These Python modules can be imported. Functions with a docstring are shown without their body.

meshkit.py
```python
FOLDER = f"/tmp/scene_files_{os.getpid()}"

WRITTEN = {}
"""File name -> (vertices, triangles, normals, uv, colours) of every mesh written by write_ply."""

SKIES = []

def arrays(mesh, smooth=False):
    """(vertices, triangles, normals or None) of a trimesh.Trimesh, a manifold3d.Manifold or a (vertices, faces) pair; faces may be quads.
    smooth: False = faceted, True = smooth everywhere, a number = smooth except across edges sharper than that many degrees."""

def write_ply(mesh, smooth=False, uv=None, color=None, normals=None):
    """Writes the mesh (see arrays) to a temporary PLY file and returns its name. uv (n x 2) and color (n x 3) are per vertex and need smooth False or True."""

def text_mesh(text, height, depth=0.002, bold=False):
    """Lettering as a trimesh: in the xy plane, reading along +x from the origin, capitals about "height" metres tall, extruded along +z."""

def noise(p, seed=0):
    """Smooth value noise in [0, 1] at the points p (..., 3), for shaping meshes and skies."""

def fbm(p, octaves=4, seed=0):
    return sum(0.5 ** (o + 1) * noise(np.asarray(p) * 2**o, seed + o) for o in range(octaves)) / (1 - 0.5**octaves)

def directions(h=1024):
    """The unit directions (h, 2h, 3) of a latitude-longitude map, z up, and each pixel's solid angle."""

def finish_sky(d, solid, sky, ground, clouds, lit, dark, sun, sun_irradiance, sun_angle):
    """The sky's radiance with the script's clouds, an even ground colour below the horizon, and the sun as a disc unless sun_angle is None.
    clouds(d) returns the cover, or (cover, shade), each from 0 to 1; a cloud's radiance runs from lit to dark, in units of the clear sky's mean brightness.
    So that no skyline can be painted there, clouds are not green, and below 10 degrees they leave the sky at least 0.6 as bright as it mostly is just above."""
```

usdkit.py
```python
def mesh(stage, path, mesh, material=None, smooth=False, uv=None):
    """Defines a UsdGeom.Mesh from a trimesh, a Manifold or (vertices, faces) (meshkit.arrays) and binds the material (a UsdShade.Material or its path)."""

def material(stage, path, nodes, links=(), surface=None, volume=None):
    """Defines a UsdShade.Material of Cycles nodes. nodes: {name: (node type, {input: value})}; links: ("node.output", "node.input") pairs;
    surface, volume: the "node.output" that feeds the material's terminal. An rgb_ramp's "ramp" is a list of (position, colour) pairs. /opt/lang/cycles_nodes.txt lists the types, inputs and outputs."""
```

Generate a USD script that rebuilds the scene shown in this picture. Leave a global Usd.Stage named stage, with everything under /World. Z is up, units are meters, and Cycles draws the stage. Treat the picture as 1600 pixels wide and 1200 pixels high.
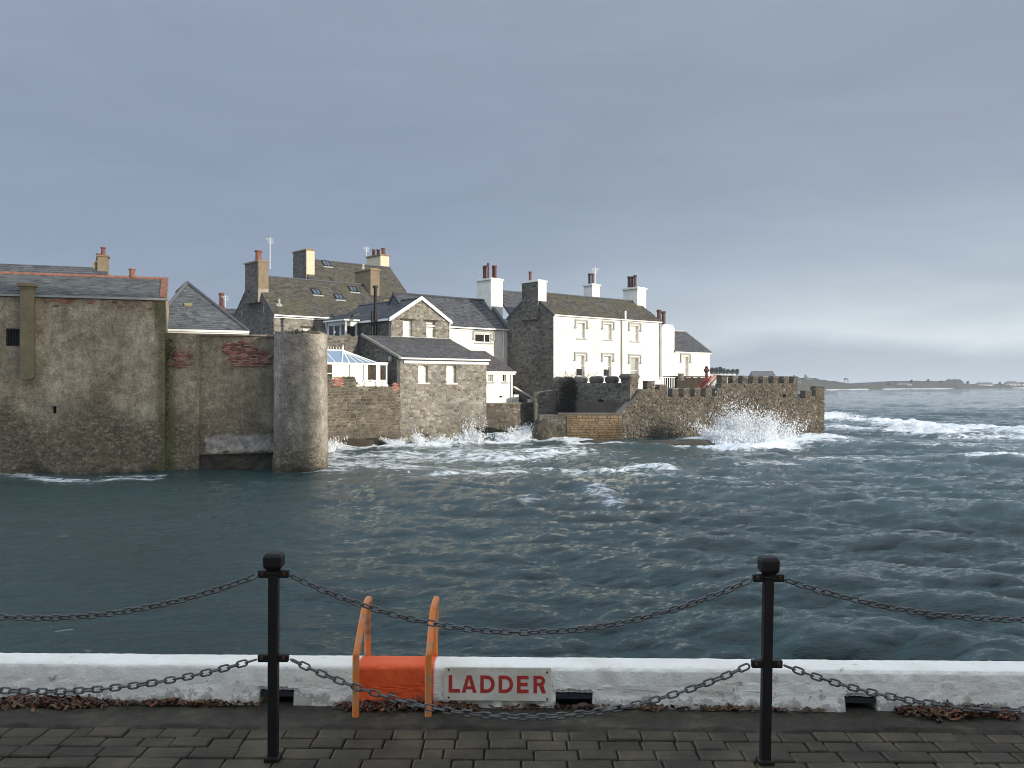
import math, numpy as np, trimesh, usdkit, meshkit
import manifold3d as m3
from scipy import ndimage
from shapely.geometry import Polygon, LineString, box as sbox
from pxr import Usd, UsdGeom, UsdLux, UsdShade, Sdf, Gf, Vt

stage = Usd.Stage.CreateInMemory()
UsdGeom.SetStageUpAxis(stage, 'Z'); UsdGeom.SetStageMetersPerUnit(stage, 1.0)
UsdGeom.Xform.Define(stage, '/World'); UsdGeom.Scope.Define(stage, '/World/Looks')
rng = np.random.default_rng(7)

# ------------------------------------------------------------------ camera, sky, sun
F = 1400.0                    # focal length in pixels of the 1600 x 1200 photograph
EYE = 1.7                     # eye height above the quay
SEA = -2.5                    # water level
cam = UsdGeom.Camera.Define(stage, '/World/camera')
cam.CreateHorizontalApertureAttr(36.0); cam.CreateVerticalApertureAttr(27.0)
cam.CreateFocalLengthAttr(36.0 * F / 1600); cam.CreateClippingRangeAttr(Gf.Vec2f(0.1, 20000))
cam.AddTranslateOp().Set(Gf.Vec3d(0, 0, EYE)); cam.AddRotateXYZOp().Set(Gf.Vec3f(90, 0, 0))
cam.CreateExposureAttr(1.25)

SUN_EL = math.radians(11.0)
SUN_H = np.array([0.82, -0.57]); SUN_H /= np.linalg.norm(SUN_H)
SUN_ROT = math.atan2(SUN_H[0], SUN_H[1])

def mat(name, nodes, links=(), surface=None, volume=None):
    return usdkit.material(stage, '/World/Looks/' + name, nodes, links, surface, volume)

sky_mat = mat('sky_look', {
    'tc': ('texture_coordinate', {}), 'sep': ('separate_xyz', {}),
    'sky': ('sky_texture', {'sky_type': 'single_scattering', 'sun_disc': False, 'sun_elevation': SUN_EL, 'sun_rotation': SUN_ROT, 'aerosol_density': 1.5, 'air_density': 1.0}),
    # a bank of grey-blue stratus: a smooth sheet above, paler and broken towards the open sea on the right
    'map': ('mapping', {'scale': (1.6, 1.6, 4.5), 'rotation': (0.0, 0.22, 0.0)}), 'cn': ('noise_texture', {'scale': 1.7, 'detail': 5.0, 'roughness': 0.52, 'distortion': 0.5}),
    'cz': ('math', {'math_type': 'multiply_add', 'value2': 0.12, 'value3': -0.06}), 'zz': ('math', {'math_type': 'add'}),
    'left': ('rgb_ramp', {'ramp': [(0.0, (1.32, 1.62, 2.08)), (0.08, (1.20, 1.49, 1.99)), (0.17, (1.07, 1.33, 1.80)), (0.28, (1.09, 1.32, 1.76)), (0.42, (1.28, 1.53, 1.98)), (0.6, (3.1, 3.6, 4.2)), (1.0, (5.6, 6.1, 6.8))]}),
    'right': ('rgb_ramp', {'ramp': [(0.0, (2.05, 2.35, 2.6)), (0.03, (2.0, 2.35, 2.65)), (0.055, (3.2, 3.5, 3.7)), (0.085, (2.5, 2.82, 3.08)), (0.13, (1.82, 2.14, 2.5)), (0.20, (1.44, 1.71, 2.12)), (0.30, (1.26, 1.49, 1.90)), (0.42, (1.32, 1.57, 2.0)), (0.6, (3.1, 3.6, 4.2)), (1.0, (5.6, 6.1, 6.8))]}),
    'gx': ('map_range', {'range_type': 'smoothstep', 'from_min': -0.25, 'from_max': 0.55, 'to_min': 0.0, 'to_max': 1.0, 'clamp': True}), 'lr': ('mix', {'mix_type': 'mix'}),
    'map2': ('mapping', {'scale': (1.6, 1.6, 7.0), 'rotation': (0.0, 0.18, 0.0)}), 'cn2': ('noise_texture', {'scale': 3.0, 'detail': 7.0, 'roughness': 0.6, 'distortion': 0.5}),
    'br': ('map_range', {'from_min': 0.3, 'from_max': 0.7, 'to_min': 0.955, 'to_max': 1.045}), 'cl': ('mix', {'mix_type': 'multiply', 'fac': 1.0}),
    'dot': ('vector_math', {'math_type': 'dot_product', 'vector2': (float(SUN_H[0]), float(SUN_H[1]), 0.0)}),
    'cov': ('map_range', {'range_type': 'smoothstep', 'from_min': -0.1, 'from_max': 0.9, 'to_min': 0.97, 'to_max': 0.7, 'clamp': True}),
    'mx': ('mix', {'mix_type': 'mix'}), 'bg': ('background_shader', {'strength': 0.10})},
    [('tc.generated', 'sep.vector'), ('tc.generated', 'map.vector'), ('map.vector', 'cn.vector'), ('cn.fac', 'cz.value1'), ('sep.z', 'zz.value1'), ('cz.value', 'zz.value2'),
     ('zz.value', 'left.fac'), ('zz.value', 'right.fac'), ('sep.x', 'gx.value'), ('gx.result', 'lr.fac'), ('left.color', 'lr.color1'), ('right.color', 'lr.color2'),
     ('tc.generated', 'map2.vector'), ('map2.vector', 'cn2.vector'), ('cn2.fac', 'br.value'), ('lr.color', 'cl.color1'), ('br.result', 'cl.color2'),
     ('tc.generated', 'dot.vector1'), ('dot.value', 'cov.value'), ('cov.result', 'mx.fac'), ('sky.color', 'mx.color1'), ('cl.color', 'mx.color2'), ('mx.color', 'bg.color')],
    surface='bg.background')
dome = UsdLux.DomeLight.Define(stage, '/World/sky')
UsdShade.MaterialBindingAPI.Apply(dome.GetPrim()).Bind(sky_mat)
dome.GetPrim().SetCustomDataByKey('kind', 'structure')
sun = UsdLux.DistantLight.Define(stage, '/World/sun')
sun.CreateIntensityAttr(0.54); sun.CreateNormalizeAttr(True); sun.CreateAngleAttr(0.5); sun.CreateColorAttr(Gf.Vec3f(1.0, 0.92, 0.80))
sd = np.array([SUN_H[0] * math.cos(SUN_EL), SUN_H[1] * math.cos(SUN_EL), math.sin(SUN_EL)])
sun.AddTransformOp().Set(Gf.Matrix4d().SetRotate(Gf.Rotation(Gf.Vec3d(0, 0, 1), Gf.Vec3d(*map(float, sd)))))

# ------------------------------------------------------------------ scene helpers
used = {}
def fresh(parent, name):
    k = used.get((parent, name), 0); used[(parent, name)] = k + 1
    return f'{parent}/{name}' + (f'_{k:03d}' if k else '')

base_of = {}
def tagp(p, label=None, cat=None, group=None, kind=None):
    for k, v in (('label', label), ('category', cat), ('group', group), ('kind', kind)):
        if v: p.SetCustomDataByKey(k, v)

def thing(name, label, cat, base=(0, 0, 0), group=None):
    path = fresh('/World', name)
    x = UsdGeom.Xform.Define(stage, path); x.AddTranslateOp().Set(Gf.Vec3d(*map(float, base)))
    tagp(x.GetPrim(), label, cat, group); base_of[path] = np.array(base, float)
    return path

def cat(ms):
    vs, fs, n = [], [], 0
    for v, f in ms:
        vs.append(v); fs.append(np.asarray(f) + n); n += len(v)
    return np.vstack(vs), np.vstack(fs)

def vf(m):
    if hasattr(m, 'to_mesh'):
        q = m.to_mesh(); return np.array(q.vert_properties[:, :3], float), np.array(q.tri_verts, int)
    if hasattr(m, 'vertices'): return np.array(m.vertices, float), np.array(m.faces, int)
    return np.asarray(m[0], float), np.asarray(m[1], int)

TONED = set()
def add_tone(p, v, f, material, path):
    """one random value per loose piece, so that every stone, slate, brick or leaf has its own tone"""
    if str(material.GetPath()) not in TONED: return
    from scipy.sparse import coo_matrix
    from scipy.sparse.csgraph import connected_components
    e = np.vstack([f[:, [0, 1]], f[:, [1, 2]]]); k, lab = connected_components(coo_matrix((np.ones(len(e)), (e[:, 0], e[:, 1])), shape=(len(v), len(v))), directed=False)
    r = np.random.default_rng(sum(map(ord, path)) * 7 + k)
    UsdGeom.PrimvarsAPI(p).CreatePrimvar('tone', Sdf.ValueTypeNames.FloatArray, 'vertex').Set(Vt.FloatArray.FromNumpy(r.random(k)[lab].astype(np.float32)))

def part(parent, name, mesh, material, smooth=False, label=None, kind=None):
    if isinstance(mesh, list): mesh = cat([vf(m) for m in mesh])
    v, f = vf(mesh)
    path = fresh(parent, name); b = base_of.get(parent, np.zeros(3)); base_of[path] = b
    if str(material.GetPath()) in TONED: smooth = False
    p = usdkit.mesh(stage, path, (v - b, f), material, smooth=smooth); add_tone(p, v, f, material, path)
    tagp(p.GetPrim(), label=label, kind=kind)
    return path

def single(name, mesh, material, label=None, cat_=None, group=None, kind=None, smooth=False):
    if isinstance(mesh, list): mesh = cat([vf(m) for m in mesh])
    path = fresh('/World', name)
    v, f = vf(mesh)
    if str(material.GetPath()) in TONED: smooth = False
    p = usdkit.mesh(stage, path, (v, f), material, smooth=smooth); add_tone(p, v, f, material, path)
    tagp(p.GetPrim(), label, cat_, group, kind); base_of[path] = np.zeros(3)
    return path

def at(px, py, Y): return np.array([(px - 800) / F * Y, Y, EYE - (py - 600) / F * Y])
def hit(C, d, px):            # how far from C along the plan direction d the photograph's column px is met
    k = (px - 800) / F
    return (k * C[1] - C[0]) / (d[0] - k * d[1])

class Pl:                     # vertical plane through A along u; outward normal n; (s, z, d) -> world
    def __init__(self, A, u):
        self.A = np.array(A[:2], float); self.u = np.array(u[:2], float) / np.linalg.norm(u[:2]); self.n = np.array([self.u[1], -self.u[0]])
    def pix(self, px, py):
        s = hit(self.A, self.u, px); y = self.A[1] + self.u[1] * s
        return s, EYE - (py - 600) / F * y
    def w(self, s, z, d=0.0):
        s, z, d = np.broadcast_arrays(np.asarray(s, float), np.asarray(z, float), np.asarray(d, float))
        return np.stack([self.A[0] + self.u[0] * s + self.n[0] * d, self.A[1] + self.u[1] * s + self.n[1] * d, z], -1)
    def box(self, s0, s1, z0, z1, d0, d1):
        v = np.array([[a, b, c] for a in (s0, s1) for b in (z0, z1) for c in (d0, d1)], float)
        f = np.array([[0, 1, 3], [0, 3, 2], [4, 6, 7], [4, 7, 5], [0, 4, 5], [0, 5, 1], [2, 3, 7], [2, 7, 6], [0, 2, 6], [0, 6, 4], [1, 5, 7], [1, 7, 3]])
        m = trimesh.Trimesh(self.w(v[:, 0], v[:, 1], v[:, 2]), f, process=False)
        if m.volume < 0: m.invert()
        return m
    def quad(self, s0, s1, z0, z1, d):
        return self.w([s0, s1, s1, s0], [z0, z0, z1, z1], [d] * 4), np.array([[0, 1, 2], [0, 2, 3]])
    def ext(self, poly, d0, d1):
        m = trimesh.creation.extrude_polygon(poly, abs(d1 - d0), engine='earcut')
        v = np.array(m.vertices); v2 = self.w(v[:, 0], v[:, 1], min(d0, d1) + v[:, 2])
        m = trimesh.Trimesh(v2, m.faces, process=False)
        if m.volume < 0: m.invert()
        return m

def stone_outlines(poly, h, w, gap, r):
    """rows of irregular stones that fill the polygon: list of (s0, s1, z0, z1)"""
    out = []; x0, z0, x1, z1 = poly.bounds; z = z0
    while z < z1 - 0.03:
        hh = min(h * r.uniform(0.65, 1.4), z1 - z)
        line = poly.intersection(LineString([(x0 - 1, z + hh / 2), (x1 + 1, z + hh / 2)]))
        for g in getattr(line, 'geoms', [line]):
            if g.is_empty or g.geom_type != 'LineString': continue
            a, b = sorted((g.coords[0][0], g.coords[-1][0]))
            s = a
            while s < b - 0.02:
                ww = w * r.uniform(0.5, 1.65)
                e = s + ww if s + ww < b - w * 0.4 else b
                if r.random() < 0.22 and hh > h * 0.9:
                    zc = z + hh * r.uniform(0.4, 0.6)
                    out.append((s, e, z, zc)); out.append((s, e, zc, z + hh))
                else: out.append((s, e, z, z + hh))
                s = e
        z += hh
    o = np.array(out)
    o[:, 0] += gap / 2; o[:, 1] -= gap / 2; o[:, 2] += gap / 2; o[:, 3] -= gap / 2
    return o[(o[:, 1] - o[:, 0] > 0.03) & (o[:, 3] - o[:, 2] > 0.02)]

def stones(pl, poly, h=0.15, w=0.34, gap=0.013, out=0.03, seed=1, round_=0.35):
    """random rubble: cells of a loosely coursed, jittered lattice, each standing proud of the plane, one mesh of loose islands"""
    from scipy.spatial import Voronoi
    from shapely.prepared import prep
    r = np.random.default_rng(seed); x0, z0, x1, z1 = poly.bounds; z0 = max(z0, -3.4); pts = []; z = z0 - 2 * h; k = 0
    while z < z1 + 2 * h:
        hh = h * r.uniform(.6, 1.5); s = x0 - 2 * w - r.random() * w
        while s < x1 + 2 * w:
            ww = w * r.uniform(.45, 1.6); pts.append((s + ww / 2, z + hh / 2 + r.normal(0, h * .2))); s += ww
        z += hh
    pts = np.array(pts); asp = 2.0; V = Voronoi(pts * [1, asp]); ver = V.vertices / [1, asp]; inner = prep(poly); nv = []; nf = []; n0 = 0
    for i, reg in enumerate(V.point_region):
        ids = V.regions[reg]
        if -1 in ids or len(ids) < 3: continue
        c = ver[ids]
        if c[:, 0].max() < x0 or c[:, 0].min() > x1 or c[:, 1].max() < z0 or c[:, 1].min() > z1: continue
        pg = Polygon(c)
        if not pg.is_valid: continue
        if not inner.contains(pg):
            pg = pg.intersection(poly)
            if pg.is_empty or pg.geom_type != 'Polygon' or pg.area < h * w * .06: continue
            c = np.array(pg.exterior.coords)[:-1]
        ctr = c.mean(0); dd = np.linalg.norm(c - ctr, axis=1, keepdims=True)
        c = ctr + (c - ctr) * np.clip(1 - gap * r.uniform(.4, 1.2) / np.maximum(dd, .02), .2, 1)
        # cut the corners once, so that stones are rounded
        nx_ = np.roll(c, -1, 0); c = np.stack([c * .86 + nx_ * .14, c * .14 + nx_ * .86], 1).reshape(-1, 2); m_ = len(c)
        a2 = np.sum(c[:, 0] * np.roll(c[:, 1], -1) - np.roll(c[:, 0], -1) * c[:, 1])
        if a2 < 0: c = c[::-1]
        d = out * r.uniform(.15, 1.5); fr = ctr + (c - ctr) * .9
        v = np.concatenate([pl.w(c[:, 0], c[:, 1], -.03), pl.w(c[:, 0], c[:, 1], d * .5), pl.w(fr[:, 0], fr[:, 1], d + r.normal(0, out * .12, m_)), pl.w(ctr[0], ctr[1], d * 1.1)[None]])
        j = np.arange(m_); j2 = (j + 1) % m_
        f = np.concatenate([np.stack([j, j2, m_ + j2], 1), np.stack([j, m_ + j2, m_ + j], 1), np.stack([m_ + j, m_ + j2, 2 * m_ + j2], 1), np.stack([m_ + j, 2 * m_ + j2, 2 * m_ + j], 1), np.stack([2 * m_ + j, 2 * m_ + j2, np.full(m_, 3 * m_)], 1)])
        nv.append(v); nf.append(f + n0); n0 += len(v)
    return np.vstack(nv), np.vstack(nf)

class Slope:                  # inclined roof plane: O + e*a + t*b
    def __init__(self, O, e, t):
        self.O, self.e, self.t = np.array(O, float), np.array(e, float) / np.linalg.norm(e), np.array(t, float) / np.linalg.norm(t)
        self.n = np.cross(self.e, self.t)
        if self.n[2] < 0: self.n = -self.n
    def w(self, a, b, d=0.0):
        a, b, d = np.broadcast_arrays(*(np.asarray(x, float) for x in (a, b, d)))
        return self.O + a[..., None] * self.e + b[..., None] * self.t + d[..., None] * self.n
    def pix(self, px, py):
        r = np.array([(px - 800) / F, 1, -(py - 600) / F]); o = np.array([0, 0, EYE])
        q = o + r * (np.dot(self.O - o, self.n) / np.dot(r, self.n)) - self.O
        return q @ self.e, q @ self.t
    def slab(self, poly, d0, d1):
        m = trimesh.creation.extrude_polygon(poly, d1 - d0, engine='earcut'); v = np.array(m.vertices)
        m = trimesh.Trimesh(self.w(v[:, 0], v[:, 1], d0 + v[:, 2]), m.faces, process=False)
        if m.volume < 0: m.invert()
        return m
    def box(self, a0, a1, b0, b1, d0, d1): return self.slab(sbox(a0, b0, a1, b1), d0, d1)

def slate_mesh(sl, poly, h=0.2, w=0.3, seed=1):
    r = np.random.default_rng(seed); x0, z0, x1, z1 = poly.bounds; rows = []; z = z0; k = 0
    while z < z1 - 0.02:
        e1 = min(z + h, z1)
        line = poly.intersection(LineString([(x0 - 1, (z + e1) / 2), (x1 + 1, (z + e1) / 2)]))
        for g in getattr(line, 'geoms', [line]):
            if g.is_empty or g.geom_type != 'LineString': continue
            a, b = sorted((g.coords[0][0], g.coords[-1][0]))
            cuts = np.arange(a - (k % 2) * w / 2, b, w) + 0; cuts = np.unique(np.clip(np.append(cuts + r.uniform(-.02, .02, len(cuts)), b), a, b))
            for s, t in zip(cuts[:-1], cuts[1:]):
                if t - s > 0.02: rows.append((s + 0.006, t - 0.004, z, e1))
        z += h; k += 1
    o = np.array(rows); n = len(o); up = r.uniform(0.016, 0.04, n); tw = r.normal(0, 0.004, (n, 2)); low = r.uniform(-0.012, 0.008, n)
    P = lambda a, b, d: sl.w(a, b, d)
    v = np.stack([P(o[:, 0], o[:, 2] + low, up + tw[:, 0]), P(o[:, 1], o[:, 2] + low, up + tw[:, 1]), P(o[:, 1], o[:, 3] + .03, 0.004 + 0 * up), P(o[:, 0], o[:, 3] + .03, 0.004 + 0 * up),
                  P(o[:, 0], o[:, 2] + low, 0 * up - .004), P(o[:, 1], o[:, 2] + low, 0 * up - .004)], 1).reshape(-1, 3)
    f = np.array([[0, 1, 2], [0, 2, 3], [4, 5, 1], [4, 1, 0]])
    if np.dot(np.cross(sl.e, sl.t), sl.n) < 0: f = f[:, ::-1]
    return v, (np.arange(n)[:, None, None] * 6 + f[None]).reshape(-1, 3)

def bbox(x0, x1, y0, y1, z0, z1):
    return trimesh.creation.box(bounds=[[x0, y0, z0], [x1, y1, z1]])

def rbox(size, r=0.01, seg=8):    # rounded box as the hull of spheres, centred
    sx, sy, sz = (np.array(size) / 2 - r)
    s = m3.Manifold.sphere(r, seg)
    return m3.Manifold.batch_hull([s.translate((a * sx, b * sy, c * sz)) for a in (-1, 1) for b in (-1, 1) for c in (-1, 1)])

def tube(pts, rad, n=8, closed=False, cap=True):
    p = np.asarray(pts, float); m = len(p); rad = np.broadcast_to(rad, (m,))
    t = np.roll(p, -1, 0) - np.roll(p, 1, 0) if closed else np.gradient(p, axis=0)
    t /= np.linalg.norm(t, axis=1, keepdims=True)
    ref = np.array([0, 0, 1.0]) if abs(t[:, 2]).mean() < 0.8 else np.array([0.0, 1, 0])
    a = np.zeros_like(p); a[0] = np.cross(t[0], ref); a[0] /= np.linalg.norm(a[0])
    for i in range(1, m):
        q = a[i - 1] - t[i] * np.dot(a[i - 1], t[i]); a[i] = q / np.linalg.norm(q)
    b = np.cross(t, a); th = np.arange(n) / n * 2 * np.pi
    v = (p[:, None] + rad[:, None, None] * (np.cos(th)[None, :, None] * a[:, None] + np.sin(th)[None, :, None] * b[:, None])).reshape(-1, 3)
    f = []
    for i in range(m if closed else m - 1):
        i2 = (i + 1) % m
        for j in range(n):
            j2 = (j + 1) % n; f += [[i * n + j, i * n + j2, i2 * n + j2], [i * n + j, i2 * n + j2, i2 * n + j]]
    if not closed and cap:
        v = np.vstack([v, p[:1], p[-1:]]); k = m * n
        for j in range(n):
            f += [[k, (j + 1) % n, j], [k + 1, (m - 1) * n + j, (m - 1) * n + (j + 1) % n]]
    f = np.array(f); tm = trimesh.Trimesh(v, f, process=False)
    if tm.volume < 0: f = f[:, ::-1]
    return v, f

# ------------------------------------------------------------------ materials
TIDAL = ('stone_grey', 'stone_brown', 'stone_dark', 'stone_gold', 'mortar', 'mortar_dark')
def noise_mat(name, ramp, scale=3.0, detail=6.0, rough=0.85, bump=0.3, bscale=None, bdist=0.03, island=0.0, stretch=(1, 1, 1), spec=0.3, ramp2=None, scale2=0.6, fac2=0.5, metallic=0.0, mult2=False):
    n = {'g': ('geometry', {}), 'm': ('mapping', {'scale': stretch}), 'n': ('noise_texture', {'scale': scale, 'detail': detail, 'roughness': 0.6}),
         'r': ('rgb_ramp', {'ramp': ramp}), 'b': ('bump', {'strength': bump, 'distance': bdist}), 'bn': ('noise_texture', {'scale': bscale or scale * 4, 'detail': 5.0, 'roughness': 0.65}),
         'p': ('principled_bsdf', {'roughness': rough, 'specular_ior_level': spec, 'metallic': metallic})}
    l = [('g.position', 'm.vector'), ('m.vector', 'n.vector'), ('m.vector', 'bn.vector'), ('bn.fac', 'b.height'), ('b.normal', 'p.normal')]
    if island:
        n['mf'] = ('mix_float', {'fac': island, 'use_clamp': True}); l += [('n.fac', 'mf.a'), ('tone.fac', 'mf.b'), ('mf.result', 'r.fac')]; n['tone'] = ('attribute', {'attribute': 'tone'}); TONED.add('/World/Looks/' + name)
    else: l.append(('n.fac', 'r.fac'))
    if ramp2:
        n['n2'] = ('noise_texture', {'scale': scale2, 'detail': 4.0, 'roughness': 0.6}); n['r2'] = ('rgb_ramp', {'ramp': ramp2})
        n['mx'] = ('mix', {'mix_type': 'multiply' if mult2 else 'mix', 'fac': fac2})
        l += [('g.position', 'n2.vector'), ('n2.fac', 'r2.fac'), ('r.color', 'mx.color1'), ('r2.color', 'mx.color2'), ('mx.color', 'p.base_color')]
        if not mult2: n['f2'] = ('map_range', {'from_min': 0.45, 'from_max': 0.62, 'to_min': 0.0, 'to_max': fac2, 'clamp': True, 'range_type': 'smoothstep'}); l += [('n2.fac', 'f2.value'), ('f2.result', 'mx.fac')]
    else: l.append(('r.color', 'p.base_color'))
    if name in TIDAL:                          # weed and wet between high and low water
        src = [a for a, b in l if b == 'p.base_color'][0]; l = [q for q in l if q[1] != 'p.base_color']
        n.update({'tz': ('separate_xyz', {}), 'tn': ('noise_texture', {'scale': .8, 'detail': 6.0, 'roughness': .65}), 'ta': ('math', {'math_type': 'multiply_add', 'value2': 2.2}), 'tf': ('map_range', {'range_type': 'smoothstep', 'from_min': .25, 'from_max': -1.05, 'to_min': 0, 'to_max': .85, 'clamp': True}), 'tm': ('mix', {'mix_type': 'multiply', 'color2': (.42, .40, .30)}), 'tr': ('map_range', {'from_min': 0.0, 'from_max': .85, 'to_min': rough, 'to_max': .45})})
        l += [('g.position', 'tz.vector'), ('g.position', 'tn.vector'), ('tn.fac', 'ta.value1'), ('tz.z', 'ta.value3'), ('ta.value', 'tf.value'), ('tf.result', 'tm.fac'), (src, 'tm.color1'), ('tm.color', 'p.base_color'), ('tf.result', 'tr.value'), ('tr.result', 'p.roughness')]
    return mat(name, n, l, 'p.BSDF')

def R(*cols): return [(0.25 + 0.5 * i / (len(cols) - 1), c) for i, c in enumerate(cols)]
def RI(*cols): return [(0.15 + 0.7 * i / (len(cols) - 1), c) for i, c in enumerate(cols)]
M = {}
stain = [(0.3, (0.55, 0.55, 0.5)), (0.5, (0.85, 0.85, 0.82)), (0.7, (1.1, 1.08, 1.02))]
M['stone_grey'] = noise_mat('stone_grey', RI((.10, .097, .09), (.19, .182, .165), (.26, .248, .225), (.20, .18, .15), (.27, .26, .24), (.36, .345, .315)), 5, island=0.65, bump=.5, bscale=14, ramp2=stain, scale2=.35, fac2=.8, mult2=True)
M['stone_brown'] = noise_mat('stone_brown', RI((.045, .04, .033), (.085, .074, .058), (.128, .112, .088), (.095, .077, .054), (.115, .102, .083), (.22, .198, .165)), 5, island=0.65, bump=.5, bscale=14, ramp2=stain, scale2=.35, fac2=.8, mult2=True)
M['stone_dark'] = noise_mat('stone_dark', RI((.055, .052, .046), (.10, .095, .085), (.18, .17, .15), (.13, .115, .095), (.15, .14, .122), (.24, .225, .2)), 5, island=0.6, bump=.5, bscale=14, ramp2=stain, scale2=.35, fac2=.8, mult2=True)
M['stone_gold'] = noise_mat('stone_gold', RI((.10, .072, .042), (.18, .13, .078), (.25, .185, .115), (.15, .115, .08)), 4, island=0.6, bump=.5, bscale=14)
M['mortar'] = noise_mat('mortar', R((.20, .185, .155), (.36, .335, .29)), 4, bump=.5, ramp2=stain, scale2=.3, fac2=.8, mult2=True)
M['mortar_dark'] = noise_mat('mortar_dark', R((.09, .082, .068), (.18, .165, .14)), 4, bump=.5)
M['white_paint'] = noise_mat('white_paint', R((.68, .675, .64), (.76, .75, .71)), 1.2, bump=.12, bscale=9, rough=.7, ramp2=[(.34, (.84, .82, .76)), (.5, (.97, .965, .94)), (.62, (1, 1, 1))], scale2=.9, fac2=.9, mult2=True)
M['white_plastic'] = noise_mat('white_plastic', R((.74, .74, .72), (.8, .8, .78)), 2, bump=0.02, rough=.4)
M['cream'] = noise_mat('cream', R((.50, .43, .31), (.6, .53, .4)), 2.5, bump=.2)
M['brown_render'] = noise_mat('brown_render', R((.15, .115, .075), (.23, .185, .125)), 2.5, bump=.3)
M['moss_render'] = noise_mat('moss_render', R((.15, .13, .075), (.21, .182, .108), (.27, .225, .145)), 2.5, bump=.3)
M['hood_grey'] = noise_mat('hood_grey', R((.27, .29, .28), (.36, .37, .36)), 3, bump=.1)
M['slate_blue'] = noise_mat('slate_blue', RI((.045, .05, .055), (.075, .084, .09), (.105, .117, .122), (.075, .083, .092), (.155, .168, .165)), 4, island=.6, bump=.2, rough=.6, ramp2=[(.4, (.8, .8, .8)), (.6, (1, 1, 1))], scale2=.5, fac2=.8, mult2=True)
M['slate_dark'] = noise_mat('slate_dark', RI((.035, .037, .043), (.065, .069, .077), (.075, .078, .086), (.10, .102, .11)), 4, island=.6, bump=.2, rough=.55)
M['slate_moss'] = noise_mat('slate_moss', RI((.042, .040, .035), (.064, .06, .051), (.086, .08, .068), (.115, .108, .095)), 4, island=.6, bump=.4, rough=.85, ramp2=[(.4, (.07, .065, .038)), (.7, (.10, .092, .045))], scale2=.45, fac2=.5)
M['slate_purple'] = noise_mat('slate_purple', RI((.055, .048, .054), (.085, .075, .082), (.10, .089, .095), (.125, .112, .118)), 4, island=.6, bump=.2, rough=.6)
M['red_tile'] = noise_mat('red_tile', R((.12, .055, .04), (.20, .09, .06), (.25, .14, .10)), 6, bump=.3)
M['pot'] = noise_mat('pot', R((.12, .045, .036), (.2, .075, .058)), 8, bump=.3, ramp2=[(.4, (.08, .05, .045)), (.6, (.05, .04, .04))], scale2=2, fac2=.5)
M['pot_dark'] = noise_mat('pot_dark', R((.07, .045, .045), (.13, .075, .07)), 8, bump=.3)
M['brick'] = noise_mat('brick', RI((.16, .07, .055), (.32, .11, .085), (.42, .26, .21), (.25, .12, .095)), 6, island=.75, bump=.4)
M['black_metal'] = noise_mat('black_metal', R((.003, .003, .0035), (.008, .0075, .0075)), 22, bump=.35, bscale=60, bdist=.004, rough=.5, spec=.3, ramp2=[(.55, (.01, .006, .004)), (.8, (.025, .011, .006))], scale2=16, fac2=.35)
M['chain'] = noise_mat('chain', R((.075, .08, .083), (.15, .157, .163)), 30, bump=.4, bscale=120, bdist=.002, rough=.55, metallic=.4, ramp2=[(.45, (.07, .045, .03)), (.7, (.12, .06, .03))], scale2=14, fac2=.35)
M['orange_rail'] = noise_mat('orange_rail', R((.60, .15, .025), (.68, .22, .05)), 18, bump=.3, bscale=70, bdist=.003, rough=.55, ramp2=[(.42, (.50, .30, .16)), (.6, (.40, .24, .13)), (.75, (.2, .09, .04))], scale2=11, fac2=.85)
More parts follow.
